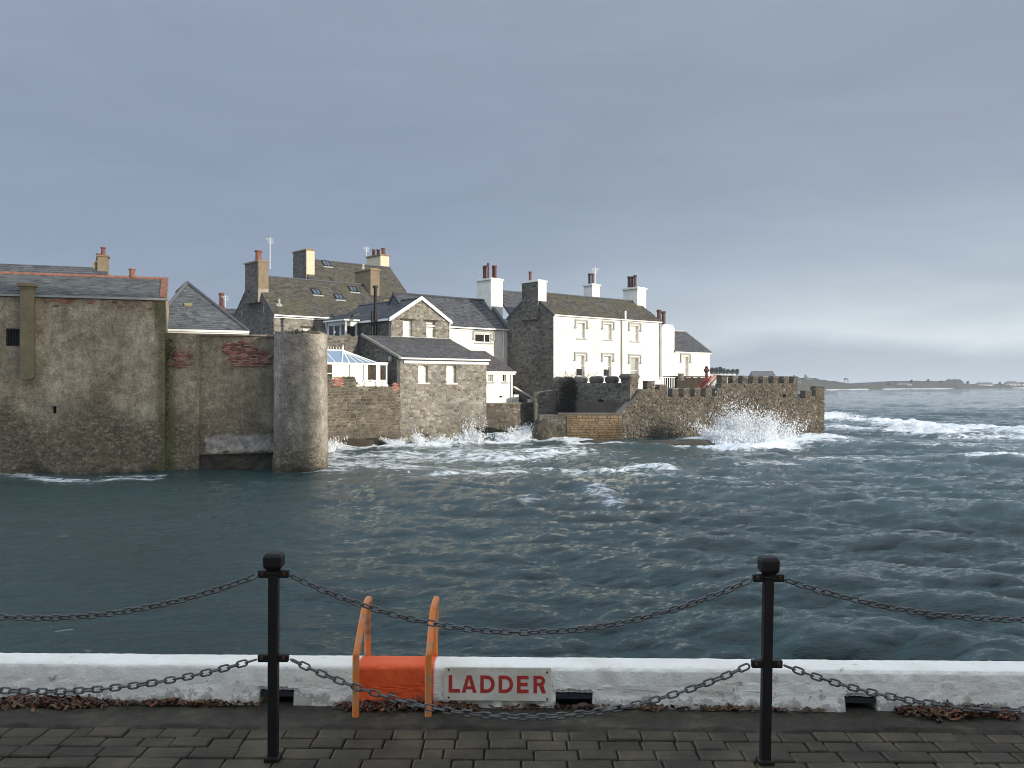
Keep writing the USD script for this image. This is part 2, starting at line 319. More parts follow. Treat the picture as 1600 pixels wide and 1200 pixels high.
M['sign_plate'] = noise_mat('sign_plate', R((.60, .57, .48), (.68, .65, .56)), 7, bump=.06, bscale=30, rough=.45, ramp2=[(.5, (.40, .36, .27)), (.75, (.28, .22, .14))], scale2=6, fac2=.35)
M['sign_red'] = noise_mat('sign_red', R((.36, .03, .025), (.44, .05, .04)), 30, bump=.05, rough=.45)
M['rust'] = noise_mat('rust', R((.03, .016, .01), (.08, .036, .018)), 60, bump=.4, bdist=.003)
M['paver'] = noise_mat('paver', RI((.030, .023, .013), (.042, .033, .020), (.056, .045, .028), (.048, .041, .029)), 9, island=.5, bump=.8, bscale=38, bdist=.016, rough=.6, ramp2=[(.36, (.5, .5, .45)), (.52, (.95, .95, .9)), (.66, (1.5, 1.46, 1.34))], scale2=3.2, fac2=.95, mult2=True)
M['concrete'] = noise_mat('concrete', R((.024, .021, .015), (.042, .037, .027), (.075, .067, .052)), 14, bump=1.0, bscale=42, bdist=.02, rough=.62, ramp2=[(.36, (.5, .5, .46)), (.52, (.95, .95, .9)), (.66, (1.7, 1.64, 1.5))], scale2=2.6, fac2=.95, mult2=True)
M['joint'] = noise_mat('joint', R((.019, .015, .009), (.036, .030, .016)), 25, bump=.8, bdist=.01)
M['dark_hole'] = noise_mat('dark_hole', R((.01, .01, .01), (.02, .02, .02)), 5)
M['dark_pipe'] = noise_mat('dark_pipe', R((.012, .014, .018), (.03, .034, .042)), 12, rough=.45)
M['blind'] = noise_mat('blind', R((.74, .73, .66), (.8, .79, .72)), 3, bump=.02)
M['curtain_dark'] = noise_mat('curtain_dark', R((.012, .013, .014), (.03, .03, .03)), 3)
M['curtain_grey'] = noise_mat('curtain_grey', R((.35, .35, .33), (.5, .5, .47)), 3, stretch=(3, 3, .4))
M['timber_dark'] = noise_mat('timber_dark', R((.035, .026, .019), (.065, .048, .035)), 6, stretch=(1, 1, 4), bump=.3)
M['timber_red'] = noise_mat('timber_red', R((.20, .03, .02), (.3, .06, .04)), 6, bump=.2)
M['timber_pink'] = noise_mat('timber_pink', R((.36, .2, .16), (.48, .3, .25)), 6, bump=.2)
M['twig'] = noise_mat('twig', R((.03, .021, .015), (.06, .043, .03)), 6)
M['leaf_brown'] = noise_mat('leaf_brown', RI((.016, .013, .009), (.03, .024, .016), (.045, .036, .022)), 6, island=.7)
M['leaf_green'] = noise_mat('leaf_green', RI((.025, .035, .012), (.05, .065, .022), (.08, .09, .03)), 6, island=.7)
M['tree_far'] = noise_mat('tree_far', RI((.02, .028, .02), (.045, .055, .035)), 1, island=.6)
M['weed'] = noise_mat('weed', RI((.03, .018, .014), (.075, .024, .022), (.17, .065, .03), (.11, .075, .03), (.05, .03, .02)), 30, island=.85, rough=.4, bump=.2)
M['grass_far'] = noise_mat('grass_far', R((.03, .034, .026), (.05, .05, .036), (.065, .06, .046)), .02, bump=.2)
M['earth'] = noise_mat('earth', R((.05, .045, .035), (.1, .09, .07)), 2)
M['rock'] = noise_mat('rock', R((.028, .027, .02), (.05, .045, .033), (.075, .066, .034)), 1.5, bump=.8, bscale=5, bdist=.1, rough=.6)
M['droplet'] = mat('droplet', {'p': ('principled_bsdf', {'base_color': (.88, .9, .92), 'roughness': .5}), 't': ('translucent_bsdf', {'color': (.88, .9, .92)}), 'm': ('mix_closure', {'fac': .4})},
                   [('p.BSDF', 'm.closure1'), ('t.BSDF', 'm.closure2')], 'm.closure')
M['glass'] = mat('glass', {'f': ('fresnel', {'IOR': 1.5}), 't': ('transparent_bsdf', {'color': (.9, .92, .93)}), 'g': ('glossy_bsdf', {'roughness': 0.02, 'color': (1, 1, 1)}), 'm': ('mix_closure', {})},
                 [('f.fac', 'm.fac'), ('t.BSDF', 'm.closure1'), ('g.BSDF', 'm.closure2')], 'm.closure')
M['roof_glass'] = mat('roof_glass', {'p': ('principled_bsdf', {'base_color': (.03, .055, .085), 'roughness': .08, 'specular_ior_level': .8})}, [], 'p.BSDF')
M['polycarbonate'] = noise_mat('polycarbonate', R((.13, .20, .30), (.20, .28, .38)), 1.5, bump=.02, rough=.25)

def weathered(name, a, b, c, moss=1.0, base_z=-0.9, wash=None, mossx=None):
    """old sea-wall render: blotches at several scales, pebbles showing, an algae zone above the tide, optional band of limewash"""
    n = {'g': ('geometry', {}), 'sep': ('separate_xyz', {}),
         'n1': ('noise_texture', {'scale': .5, 'detail': 7.0, 'roughness': .65}), 'n2': ('noise_texture', {'scale': 2.6, 'detail': 8.0, 'roughness': .72}),
         'st': ('mapping', {'scale': (2.2, 2.2, .5)}), 'n3': ('noise_texture', {'scale': .9, 'detail': 6.0, 'roughness': .65}), 'n4': ('noise_texture', {'scale': 11.0, 'detail': 6.0, 'roughness': .7}),
         'vo': ('voronoi_texture', {'scale': 6.5, 'randomness': 1.0}), 'vm': ('mapping', {'scale': (1, 1, 1.6)}),
         'r1': ('rgb_ramp', {'ramp': [(.3, a), (.5, b), (.68, c)]}),
         'r2': ('rgb_ramp', {'ramp': [(.34, (.6, .59, .56)), (.5, (.98, .98, .97)), (.66, (1.38, 1.36, 1.32))]}),
         'r4': ('rgb_ramp', {'ramp': [(.32, (.55, .55, .54)), (.5, (1.0, 1.0, 1.0)), (.68, (1.5, 1.48, 1.42))]}),
         'r3': ('rgb_ramp', {'ramp': [(.35, (.66, .66, .62)), (.6, (1.06, 1.06, 1.04))]}),
         'm1': ('mix', {'mix_type': 'multiply', 'fac': .85}), 'm2': ('mix', {'mix_type': 'multiply', 'fac': .8}), 'm6': ('mix', {'mix_type': 'multiply', 'fac': .8}),
         'zn': ('math', {'math_type': 'multiply_add', 'value2': 3.0}), 'zr': ('map_range', {'range_type': 'smoothstep', 'from_min': base_z + 1.9, 'from_max': base_z + 3.9, 'to_min': 1.0, 'to_max': 0.0, 'clamp': True}),
         'ar': ('rgb_ramp', {'ramp': [(.3, (.055, .048, .033)), (.46, (.12, .102, .07)), (.58, (.17, .145, .10)), (.72, (.34, .30, .23))]}), 'av': ('math', {'math_type': 'multiply_add', 'value2': .3}),
         'sc': ('separate_color', {'color_type': 'rgb'}), 'm3': ('mix', {'mix_type': 'mix'}), 'af': ('math', {'math_type': 'multiply', 'value2': .85}), 'ah': ('math', {'math_type': 'multiply_add', 'value2': .75, 'value3': -.03}),
         'mg': ('map_range', {'range_type': 'smoothstep', 'from_min': .54, 'from_max': .70, 'to_min': 0, 'to_max': .5 * moss, 'clamp': True}),
         'm4': ('mix', {'mix_type': 'mix', 'color2': (.10, .10, .045)}),
         'w1': ('map_range', {'range_type': 'smoothstep', 'from_min': -.5, 'from_max': -1.3, 'to_min': 0, 'to_max': .88, 'clamp': True}), 'm5': ('mix', {'mix_type': 'mix', 'color2': (.026, .024, .018)}),
         'bs': ('math', {'math_type': 'multiply_add', 'value2': .8}), 'b': ('bump', {'strength': .8, 'distance': .07}), 'p': ('principled_bsdf', {'roughness': .88, 'specular_ior_level': .2})}
    l = [('g.position', 'sep.vector'), ('g.position', 'n1.vector'), ('g.position', 'n2.vector'), ('g.position', 'st.vector'), ('st.vector', 'n3.vector'), ('g.position', 'n4.vector'), ('g.position', 'vm.vector'), ('vm.vector', 'vo.vector'), ('vo.color', 'sc.color'),
         ('n1.fac', 'r1.fac'), ('n2.fac', 'r2.fac'), ('n3.fac', 'r3.fac'), ('n4.fac', 'r4.fac'), ('r1.color', 'm1.color1'), ('r2.color', 'm1.color2'), ('m1.color', 'm2.color1'), ('r3.color', 'm2.color2'), ('m2.color', 'm6.color1'), ('r4.color', 'm6.color2'),
         ('n1.fac', 'zn.value1'), ('sep.z', 'zn.value3'), ('zn.value', 'zr.value'), ('zr.result', 'af.value1'), ('sc.r', 'av.value1'), ('n4.fac', 'ah.value1'), ('ah.value', 'av.value3'), ('av.value', 'ar.fac'), ('m6.color', 'm3.color1'), ('ar.color', 'm3.color2'), ('af.value', 'm3.fac'),
         ('n3.fac', 'mg.value'), ('mg.result', 'm4.fac'), ('m3.color', 'm4.color1'), ('zn.value', 'w1.value'), ('w1.result', 'm5.fac'), ('m4.color', 'm5.color1'),
         ('n4.fac', 'bs.value1'), ('n2.fac', 'bs.value3'), ('bs.value', 'b.height'), ('b.normal', 'p.normal')]
    last = 'm5.color'
    if mossx:                                  # green growth that thickens towards the damp joint
        n.update({'mxr': ('map_range', {'range_type': 'smoothstep', 'from_min': mossx[0], 'from_max': mossx[1], 'to_min': -.42, 'to_max': .22, 'clamp': True}), 'mxa': ('math', {'math_type': 'add'}), 'mxs': ('map_range', {'range_type': 'smoothstep', 'from_min': .42, 'from_max': .68, 'to_min': 0, 'to_max': .7, 'clamp': True}), 'mxg': ('rgb_ramp', {'ramp': [(.35, (.045, .05, .016)), (.65, (.13, .135, .05))]}), 'm8': ('mix', {'mix_type': 'mix'})})
        l += [('sep.x', 'mxr.value'), ('mxr.result', 'mxa.value1'), ('n3.fac', 'mxa.value2'), ('mxa.value', 'mxs.value'), ('n4.fac', 'mxg.fac'), ('m5.color', 'm8.color1'), ('mxg.color', 'm8.color2'), ('mxs.result', 'm8.fac')]; last = 'm8.color'
    if wash:
        x0, x1, z0, z1 = wash
        n.update({'wx': ('math', {'math_type': 'multiply_add', 'value2': .35}), 'wz': ('math', {'math_type': 'multiply_add', 'value2': .55}), 'wa': ('map_range', {'from_min': x0 + .15, 'from_max': x0 + .22, 'to_min': 0, 'to_max': 1, 'clamp': True}), 'wb': ('map_range', {'from_min': x1 + .15, 'from_max': x1 + .22, 'to_min': 1, 'to_max': 0, 'clamp': True}),
                  'wc': ('map_range', {'from_min': z0 + .24, 'from_max': z0 + .30, 'to_min': 0, 'to_max': 1, 'clamp': True}), 'wd': ('map_range', {'from_min': z1 + .2, 'from_max': z1 + .42, 'to_min': 1, 'to_max': 0, 'clamp': True}), 'w12': ('math', {'math_type': 'multiply'}), 'w34': ('math', {'math_type': 'multiply'}), 'w': ('math', {'math_type': 'multiply'}),
                  'wr': ('rgb_ramp', {'ramp': [(.32, (.13, .12, .10)), (.5, (.36, .35, .32)), (.66, (.56, .55, .52))]}), 'm7': ('mix', {'mix_type': 'mix'})})
        l += [('n2.fac', 'wx.value1'), ('sep.x', 'wx.value3'), ('n3.fac', 'wz.value1'), ('sep.z', 'wz.value3'), ('wx.value', 'wa.value'), ('wx.value', 'wb.value'), ('wz.value', 'wc.value'), ('wz.value', 'wd.value'), ('wa.result', 'w12.value1'), ('wb.result', 'w12.value2'), ('wc.result', 'w34.value1'), ('wd.result', 'w34.value2'),
              ('w12.value', 'w.value1'), ('w34.value', 'w.value2'), ('n2.fac', 'wr.fac'), (last, 'm7.color1'), ('wr.color', 'm7.color2'), ('w.value', 'm7.fac')]; last = 'm7.color'
    return mat(name, n, l + [(last, 'p.base_color')], 'p.BSDF')
M['old_render'] = weathered('old_render', (.25, .215, .155), (.39, .342, .262), (.51, .46, .365), mossx=(-17.5, -16.55))
M['old_render_mid'] = weathered('old_render_mid', (.24, .205, .155), (.34, .295, .228), (.43, .38, .30), mossx=(-15.5, -16.4), moss=.5, base_z=-1.6, wash=(-14.95, -11.9, -1.62, -.85))
M['old_render_round'] = weathered('old_render_round', (.20, .183, .158), (.29, .268, .235), (.39, .362, .322), moss=.25, base_z=-2.4)

# white kerb paint with an orange painted length and dirt towards chips in the paint
M['kerb'] = mat('kerb', {
    'g': ('geometry', {}), 'sep': ('separate_xyz', {}), 'n': ('noise_texture', {'scale': 3.5, 'detail': 6.0, 'roughness': .6}), 'n2': ('noise_texture', {'scale': 11.0, 'detail': 8.0, 'roughness': .72}), 'n3': ('noise_texture', {'scale': 60.0, 'detail': 5.0, 'roughness': .7}),
    'r': ('rgb_ramp', {'ramp': [(.3, (.76, .73, .65)), (.6, (.86, .84, .78))]}),
    'ch': ('map_range', {'range_type': 'smoothstep', 'from_min': .61, 'from_max': .67, 'to_min': 0, 'to_max': .6, 'clamp': True}), 'dz': ('map_range', {'from_min': .015, 'from_max': .10, 'to_min': .2, 'to_max': 0, 'clamp': True}), 'ds': ('math', {'math_type': 'add'}),
    'm1': ('mix', {'mix_type': 'mix', 'color2': (.23, .21, .17)}),
    'ox': ('math', {'math_type': 'multiply_add', 'value2': .03}), 'o1': ('map_range', {'from_min': -.818, 'from_max': -.806, 'to_min': 0, 'to_max': 1, 'clamp': True}), 'o2': ('map_range', {'from_min': -.404, 'from_max': -.392, 'to_min': 1, 'to_max': 0, 'clamp': True}), 'oo': ('math', {'math_type': 'multiply'}),
    'orr': ('rgb_ramp', {'ramp': [(.3, (.72, .075, .010)), (.7, (.80, .115, .018))]}), 'm2': ('mix', {'mix_type': 'mix'}), 'ch2': ('map_range', {'range_type': 'smoothstep', 'from_min': .60, 'from_max': .69, 'to_min': 0, 'to_max': .7, 'clamp': True}), 'm3': ('mix', {'mix_type': 'mix', 'color2': (.10, .07, .04)}),
    'b': ('bump', {'strength': .6, 'distance': .02}), 'bs': ('math', {'math_type': 'multiply_add', 'value2': .35}), 'p': ('principled_bsdf', {'roughness': .6})},
    [('g.position', 'sep.vector'), ('g.position', 'n.vector'), ('g.position', 'n2.vector'), ('g.position', 'n3.vector'), ('n.fac', 'r.fac'), ('sep.z', 'dz.value'), ('n2.fac', 'ds.value1'), ('dz.result', 'ds.value2'), ('ds.value', 'ch.value'), ('r.color', 'm1.color1'), ('ch.result', 'm1.fac'),
     ('n2.fac', 'ox.value1'), ('sep.x', 'ox.value3'), ('ox.value', 'o1.value'), ('ox.value', 'o2.value'), ('o1.result', 'oo.value1'), ('o2.result', 'oo.value2'), ('n.fac', 'orr.fac'), ('ds.value', 'ch2.value'), ('orr.color', 'm3.color1'), ('ch2.result', 'm3.fac'),
     ('m1.color', 'm2.color1'), ('m3.color', 'm2.color2'), ('oo.value', 'm2.fac'), ('m2.color', 'p.base_color'), ('n3.fac', 'bs.value1'), ('n2.fac', 'bs.value3'), ('bs.value', 'b.height'), ('b.normal', 'p.normal')], 'p.BSDF')

M['water'] = mat('water_look', {
    'g': ('geometry', {}), 'a': ('attribute', {'attribute': 'foam'}), 'mp': ('mapping', {'scale': (.62, 1.0, 1.0), 'rotation': (0, 0, .25)}),
    'n': ('noise_texture', {'scale': 1.5, 'detail': 9.0, 'roughness': .70, 'distortion': 1.6}), 'v': ('noise_texture', {'scale': .42, 'detail': 5.0, 'roughness': .62, 'distortion': .8}),
    'k': ('math', {'math_type': 'multiply_add', 'value2': 2.7}), 'k2': ('math', {'math_type': 'multiply_add', 'value2': 1.5}),
    'f': ('map_range', {'range_type': 'smoothstep', 'from_min': 2.6, 'from_max': 3.12, 'to_min': 0, 'to_max': 1, 'clamp': True}),
    'cn': ('noise_texture', {'scale': .07, 'detail': 3.0}), 'cr': ('rgb_ramp', {'ramp': [(.3, (.006, .018, .0185)), (.7, (.011, .030, .031))]}),
    'ma': ('map_range', {'from_min': .1, 'from_max': .8, 'to_min': 0, 'to_max': .75, 'clamp': True}), 'cm': ('mix', {'mix_type': 'mix', 'color2': (.055, .085, .09)}),
    'bm': ('mapping', {'scale': (.7, 1.3, 1.0), 'rotation': (0, 0, -.3)}), 'bn': ('noise_texture', {'scale': 4.0, 'detail': 8.0, 'roughness': .7}), 'b': ('bump', {'strength': 1.0, 'distance': .075}),
    'fb': ('bump', {'strength': .8, 'distance': .12}),
    'w': ('principled_bsdf', {'roughness': .035, 'ior': 1.34}), 'fm': ('principled_bsdf', {'base_color': (.70, .745, .77), 'roughness': .8}), 'm': ('mix_closure', {})},
    [('g.position', 'mp.vector'), ('mp.vector', 'n.vector'), ('mp.vector', 'v.vector'), ('n.fac', 'k.value1'), ('a.fac', 'k.value3'), ('v.fac', 'k2.value1'), ('k.value', 'k2.value3'), ('k2.value', 'f.value'),
     ('g.position', 'cn.vector'), ('cn.fac', 'cr.fac'), ('a.fac', 'ma.value'), ('cr.color', 'cm.color1'), ('ma.result', 'cm.fac'), ('cm.color', 'w.base_color'), ('g.position', 'bm.vector'), ('bm.vector', 'bn.vector'), ('bn.fac', 'b.height'), ('b.normal', 'w.normal'),
     ('n.fac', 'fb.height'), ('fb.normal', 'fm.normal'), ('f.result', 'm.fac'), ('w.BSDF', 'm.closure1'), ('fm.BSDF', 'm.closure2')], 'm.closure')

# ------------------------------------------------------------------ sea
def ocean_tile(N, L, V, wind, seed, lmin):
    r = np.random.default_rng(seed); k1 = np.fft.fftfreq(N, L / N) * 2 * np.pi; kx, ky = np.meshgrid(k1, k1, indexing='ij'); k = np.hypot(kx, ky); k[0, 0] = 1e9
    Lw = V * V / 9.81; w = np.array(wind) / np.linalg.norm(wind); c = (kx * w[0] + ky * w[1]) / k
    P = np.exp(-1 / (k * Lw) ** 2) / k ** 4 * (0.035 + np.abs(c) ** 5) * np.exp(-(k * lmin) ** 2)
    h = (r.normal(size=(N, N)) + 1j * r.normal(size=(N, N))) * np.sqrt(P)
    z = np.fft.ifft2(h); dx = np.fft.ifft2(-1j * kx / k * h).real; dy = np.fft.ifft2(-1j * ky / k * h).real; z = z.real
    s = 1 / z.std(); return z * s, dx * s, dy * s

rows = [12.0]
while rows[-1] < 7000:
    Y = rows[-1]; rows.append(Y + (min(max(Y * Y / 5200, 0.045), 0.40) if Y < 135 else (Y - 135) * 0.06 + 0.5))
rows = np.array(rows); NX = 620
rows = np.concatenate([[4.95, 7, 9, 11], rows])
tt = np.linspace(-1, 1, NX)
GX = (np.maximum(rows, 12)[:, None] * 0.74 + 8) * tt[None]; GY = np.repeat(rows[:, None], NX, 1)
tiles = [(ocean_tile(512, 83.0, 6.2, (-0.25, -0.97), 3, .25), 83.0, 0.11), (ocean_tile(512, 23.7, 2.9, (-0.45, -0.9), 5, .05), 23.7, 0.060), (ocean_tile(512, 9.3, 1.6, (0.15, -0.98), 8, .02), 9.3, 0.030)]
Zw = np.zeros_like(GX); DX = np.zeros_like(GX); DY = np.zeros_like(GX)
for (z, dx, dy), L, amp in tiles:
    N = z.shape[0]; co = np.stack([GX / L * N, GY / L * N])
    fade = np.clip((L * 14 - GY) / (L * 10), 0.0, 1)
    for src, dst, s in ((z, Zw, 1), (dx, DX, 1.2), (dy, DY, 1.2)):
        dst += s * amp * fade * ndimage.map_coordinates(src, co, order=1, mode='grid-wrap')
lee = np.clip(0.45 + (GX / np.maximum(GY, 1) + 0.33) * 1.6, 0.5, 1.15)        # the walls on the left shelter the water
Zw *= lee; DX *= lee; DY *= lee
DX *= np.clip((GY - 5) / 6, 0, 1); DY *= np.clip((GY - 5) / 6, 0, 1)

def sea_at(px, py): Y = (EYE - SEA) * F / (py - 600); return np.array([(px - 800) / F * Y, Y])
foam = np.zeros_like(GX); lift = np.zeros_like(GX)
def foam_line(pts, sig, strength, bump=0.0, power=1.0):
    """a drift of foam along a line on the water; sig: half width in metres at each point"""
    P = np.array([sea_at(*p) for p in pts]); best = np.full(GX.shape, 1e9)
    sig = np.broadcast_to(sig, (len(P),))
    for a, b, s0, s1 in zip(P[:-1], P[1:], sig[:-1], sig[1:]):
        d = b - a; t = np.clip(((GX - a[0]) * d[0] + (GY - a[1]) * d[1]) / (d @ d), 0, 1)
        best = np.minimum(best, np.hypot(GX - a[0] - t * d[0], GY - a[1] - t * d[1]) / (s0 + (s1 - s0) * t))
    g = np.exp(-best ** 2 * power); np.maximum(foam, strength * g, out=foam); lift[:] += bump * np.exp(-(best * 1.2) ** 2)
foam_line([(514, 702), (545, 698), (600, 697), (680, 697), (760, 694), (850, 691), (900, 692)], 1.6, .95, .12)
foam_line([(520, 716), (600, 709), (700, 709), (800, 708), (860, 706)], 4.6, .74)
foam_line([(512, 733), (530, 727), (570, 722), (620, 730)], 2.0, .8)
foam_line([(690, 741), (760, 737), (860, 730), (930, 735)], 1.4, .62, .12)
foam_line([(780, 690), (815, 686), (850, 688), (885, 690)], 1.6, 1.1, .4)
foam_line([(960, 735), (990, 731), (1015, 727), (1045, 735)], .9, .72, .2)
foam_line([(1000, 752), (1020, 746), (1040, 757)], .8, .55, .15)
foam_line([(925, 770), (938, 780), (955, 790)], .6, .7, .15)
foam_line([(800, 790), (830, 784)], .5, .7, .12)
foam_line([(1030, 742), (1120, 745), (1200, 742)], 1.2, .5, .1)
foam_line([(900, 694), (960, 695), (1060, 697), (1115, 695)], 1.3, .75)
foam_line([(1105, 692), (1150, 697), (1200, 699), (1250, 692), (1290, 684)], 2.2, 1.05, .15)
foam_line([(1120, 698), (1170, 701), (1215, 700)], 1.6, 1.3, .22)
foam_line([(1262, 648), (1300, 655), (1370, 661), (1450, 667), (1600, 674), (1800, 681)], [5.5, 6, 5, 4.5, 4, 4], 1.15, .25)
foam_line([(1300, 668), (1400, 676), (1520, 682), (1700, 688)], 4, .8, .15)
foam_line([(1290, 690), (1400, 695), (1550, 700)], 3, .45)
foam_line([(1535, 718), (1575, 708), (1620, 716)], 1.3, .8, .1)
foam_line([(1170, 725), (1300, 715), (1450, 722)], 2, .42)
foam_line([(8, 746), (80, 754), (140, 757), (225, 750)], .8, .74)
foam_line([(120, 748), (200, 746), (250, 745)], .4, .6)
foam_line([(98, 842), (103, 840)], .12, .8)
mids = np.clip((GY - 30) / 14, 0, 1) * np.clip((130 - GY) / 40, 0.25, 1) * np.clip((GX / np.maximum(GY, 1) + 0.16) * 5, 0, 1)
jac = np.zeros_like(GX)
for (z, dx, dy), L, amp in tiles[:2]:
    N = z.shape[0]; co = np.stack([GX / L * N, GY / L * N])
    j = np.gradient(dx, L / N, axis=0) + np.gradient(dy, L / N, axis=1)
    jac += amp * ndimage.map_coordinates(j, co, order=1, mode='grid-wrap')
caps = np.clip(-(jac + 0.42) * 2.2, 0, 1)
foam += mids * (caps * .75 + .10 + np.clip((Zw - .18) * .9, 0, .35))
foam += np.clip(1 - np.abs(GY - 30) / 20, 0, 1) * caps * .25
farc = meshkit.noise(np.stack([GX * .02, GY * .012, 0 * GX], -1), 4); foam += np.where(GY > 150, np.clip(farc - .82, 0, 1) * 3.0, 0)
water = single('sea', (np.stack([GX + DX, GY + DY, SEA + Zw + lift], -1).reshape(-1, 3), np.array([[0, 0, 0]])), M['water'], 'dark choppy sea water with streaks of white foam', 'sea', kind='structure')
nr = len(rows); idx = np.arange(nr * NX).reshape(nr, NX)
q = np.stack([idx[:-1, :-1], idx[:-1, 1:], idx[1:, 1:], idx[1:, :-1]], -1).reshape(-1, 4); tri = np.vstack([q[:, [0, 1, 2]], q[:, [0, 2, 3]]])
wm = UsdGeom.Mesh.Get(stage, water)
rough_ = meshkit.fbm(np.stack([GX * .9, GY * .9, 0 * GX], -1), 4, 3) - .5
lift = lift * (1 + 1.8 * rough_) + np.clip(foam - .35, 0, .8) * rough_ * .32
v = np.stack([GX + DX, GY + DY, SEA + Zw + lift], -1).reshape(-1, 3)
wm.GetPointsAttr().Set(Vt.Vec3fArray.FromNumpy(v.astype(np.float32)))
_, _, nn = meshkit.arrays(trimesh.Trimesh(v, tri, process=False), True)
wm.CreateFaceVertexCountsAttr(Vt.IntArray.FromNumpy(np.full(len(tri), 3, np.int32))); wm.CreateFaceVertexIndicesAttr(Vt.IntArray.FromNumpy(tri.astype(np.int32).ravel()))
wm.CreateNormalsAttr(Vt.Vec3fArray.FromNumpy(nn.astype(np.float32))); wm.SetNormalsInterpolation('vertex')
UsdGeom.PrimvarsAPI(wm).CreatePrimvar('foam', Sdf.ValueTypeNames.FloatArray, 'vertex').Set(Vt.FloatArray.FromNumpy(np.clip(foam, 0, 1.6).astype(np.float32).ravel()))

# ------------------------------------------------------------------ haze over the sea
single('haze', bbox(-5600, 5600, -160, 7600, -7.0, 36.0), mat('haze_look', {'v': ('principled_volume', {'color': (.62, .70, .80), 'density': 0.0003, 'anisotropy': 0.0})}, [], volume='v.volume'), 'thin grey sea haze over the water', 'haze', kind='stuff')

# ------------------------------------------------------------------ terrain under the town
U = np.array([0.755, 0.656]); U /= np.linalg.norm(U); NV = np.array([U[1], -U[0]])    # the row of houses runs along U and faces NV
def plan(poly, z0, z1):
    m = trimesh.creation.extrude_polygon(Polygon(poly), z1 - z0, engine='earcut'); m.apply_translation([0, 0, z0]); return m
Dc = at(625, 600, 63.0)[:2]                                  # sea corner of the low stone range
D = Pl(Dc, U)
def off(C, s, w): return np.array(C) + U * s - NV * w        # s along the row, w back from it

single('town_ground', [plan([at(-160, 0, 42.5)[:2], at(258, 0, 44.5)[:2], at(425, 0, 46.5)[:2], at(470, 0, 46)[:2], at(495, 0, 47)[:2], off(Dc, -7.2, .7), off(Dc, 7.9, .7), off(Dc, 8, 9), off(Dc, -20, 60), (-70, 90), (-60, 45)], -6, 0.12),
                       plan([off(Dc, 13.7, 4), at(985, 0, 65.6)[:2], at(1100, 0, 69)[:2], at(1262, 0, 74)[:2], at(1262, 0, 90)[:2], off(Dc, 30, 40), off(Dc, -5, 40), off(Dc, 8.05, 9)], -6, 0.35)], M['earth'], kind='structure')

# ------------------------------------------------------------------ builders for houses
def win(T, pl, r, recess=.14, back='blind', bars='sash', sill=True, lintel=None, hood=None, name='window', frame=.06, sillmat='white_paint', panemat='glass', z_override=None):
    """one window (or glazed door) in the opening r = (s0, s1, z0, z1): frame, pane, what hangs behind it, sill, lintel or hood mould"""
    s0, s1, z0, z1 = r; d0, d1 = -recess - .06, -recess; fw = frame
    ms = [pl.box(s0, s0 + fw, z0, z1, d0, d1), pl.box(s1 - fw, s1, z0, z1, d0, d1), pl.box(s0 + fw, s1 - fw, z0, z0 + fw, d0, d1), pl.box(s0 + fw, s1 - fw, z1 - fw, z1, d0, d1)]
    if bars == 'sash': zm = (z0 + z1) / 2; ms.append(pl.box(s0 + fw, s1 - fw, zm - .035, zm + .035, d0 - .01, d1 + .015))
    if bars == 'mullion': sm = s0 + (s1 - s0) * .62; ms.append(pl.box(sm - .045, sm + .045, z0 + fw, z1 - fw, d0 - .01, d1 + .01))
    w = part(T, name, ms, M['white_plastic'])
    part(w, 'pane', pl.quad(s0 + fw, s1 - fw, z0 + fw, z1 - fw, d0 + .02), M[panemat])
    if back == 'half':
        zc = z0 + (z1 - z0) * .35
        part(w, 'blind', pl.box(s0 + fw, s1 - fw, zc, z1 - fw, d0 - .05, d0 - .03), M['blind']); part(w, 'curtain', pl.box(s0 - .02, s1 + .02, z0 - .02, z1 + .02, d0 - .4, d0 - .38), M['curtain_dark'])
    else: part(w, 'blind' if back == 'blind' else 'curtain', pl.box(s0 - .02, s1 + .02, z0 - .02, z1 + .02, d0 - .05, d0 - .03), M['blind' if back == 'blind' else back])
    if sill: part(w, 'sill', pl.box(s0 - .12, s1 + .12, z0 - .10, z0 - .003, -recess + .002, .09), M[sillmat])
    if lintel: part(w, 'lintel', pl.box(s0 - .25, s1 + .25, z1 + .003, z1 + .13, -recess, .07), M[lintel])
    if hood:
        g = .14; t = .13; leg = hood
        part(w, 'hood_mould', [pl.box(s0 - g - t, s1 + g + t, z1 + g, z1 + g + t, .002, .10), pl.box(s0 - g - t, s0 - g, z1 + g - leg, z1 + g, .002, .10), pl.box(s1 + g, s1 + g + t, z1 + g - leg, z1 + g, .002, .10),
                               pl.box(s0 - g - t - .07, s0 - g + .05, z1 + g - leg - .13, z1 + g - leg, .002, .12), pl.box(s1 + g - .05, s1 + g + t + .07, z1 + g - leg - .13, z1 + g - leg, .002, .12)], M['hood_grey'])
    return w

def prect(pl, x0, x1, y0, y1):
    s0, za = pl.pix(x0, y0); s1, zb = pl.pix(x1, y1); return (s0, s1, zb, za)

def wallpart(T, pl, pts, mat_, holes=(), thick=.35, stone=None, name='wall', seed=1, h=.15, w=.34, mortar='mortar', gap=.013):
    poly = Polygon(pts)
    for r in holes: poly = poly.difference(sbox(r[0], r[2], r[1], r[3]))
    W = part(T, name, pl.ext(poly, -thick, 0), M[mortar if stone else mat_])
    if stone: part(W, 'stones', stones(pl, poly, h, w, gap, seed=seed), M[stone], kind='stuff')
    return W

def roofpart(T, O, e, t, poly, slate, seed=1, thick=.14, edge='slate_dark', size=(.2, .3), name='roof'):
    sl = Slope(O, e, t); p = Polygon(poly)
    W = part(T, name, sl.slab(p, -thick, -.005), M[edge]); part(W, 'slates', slate_mesh(sl, p, size[0], size[1], seed), M[slate], kind='stuff')
    return sl, W

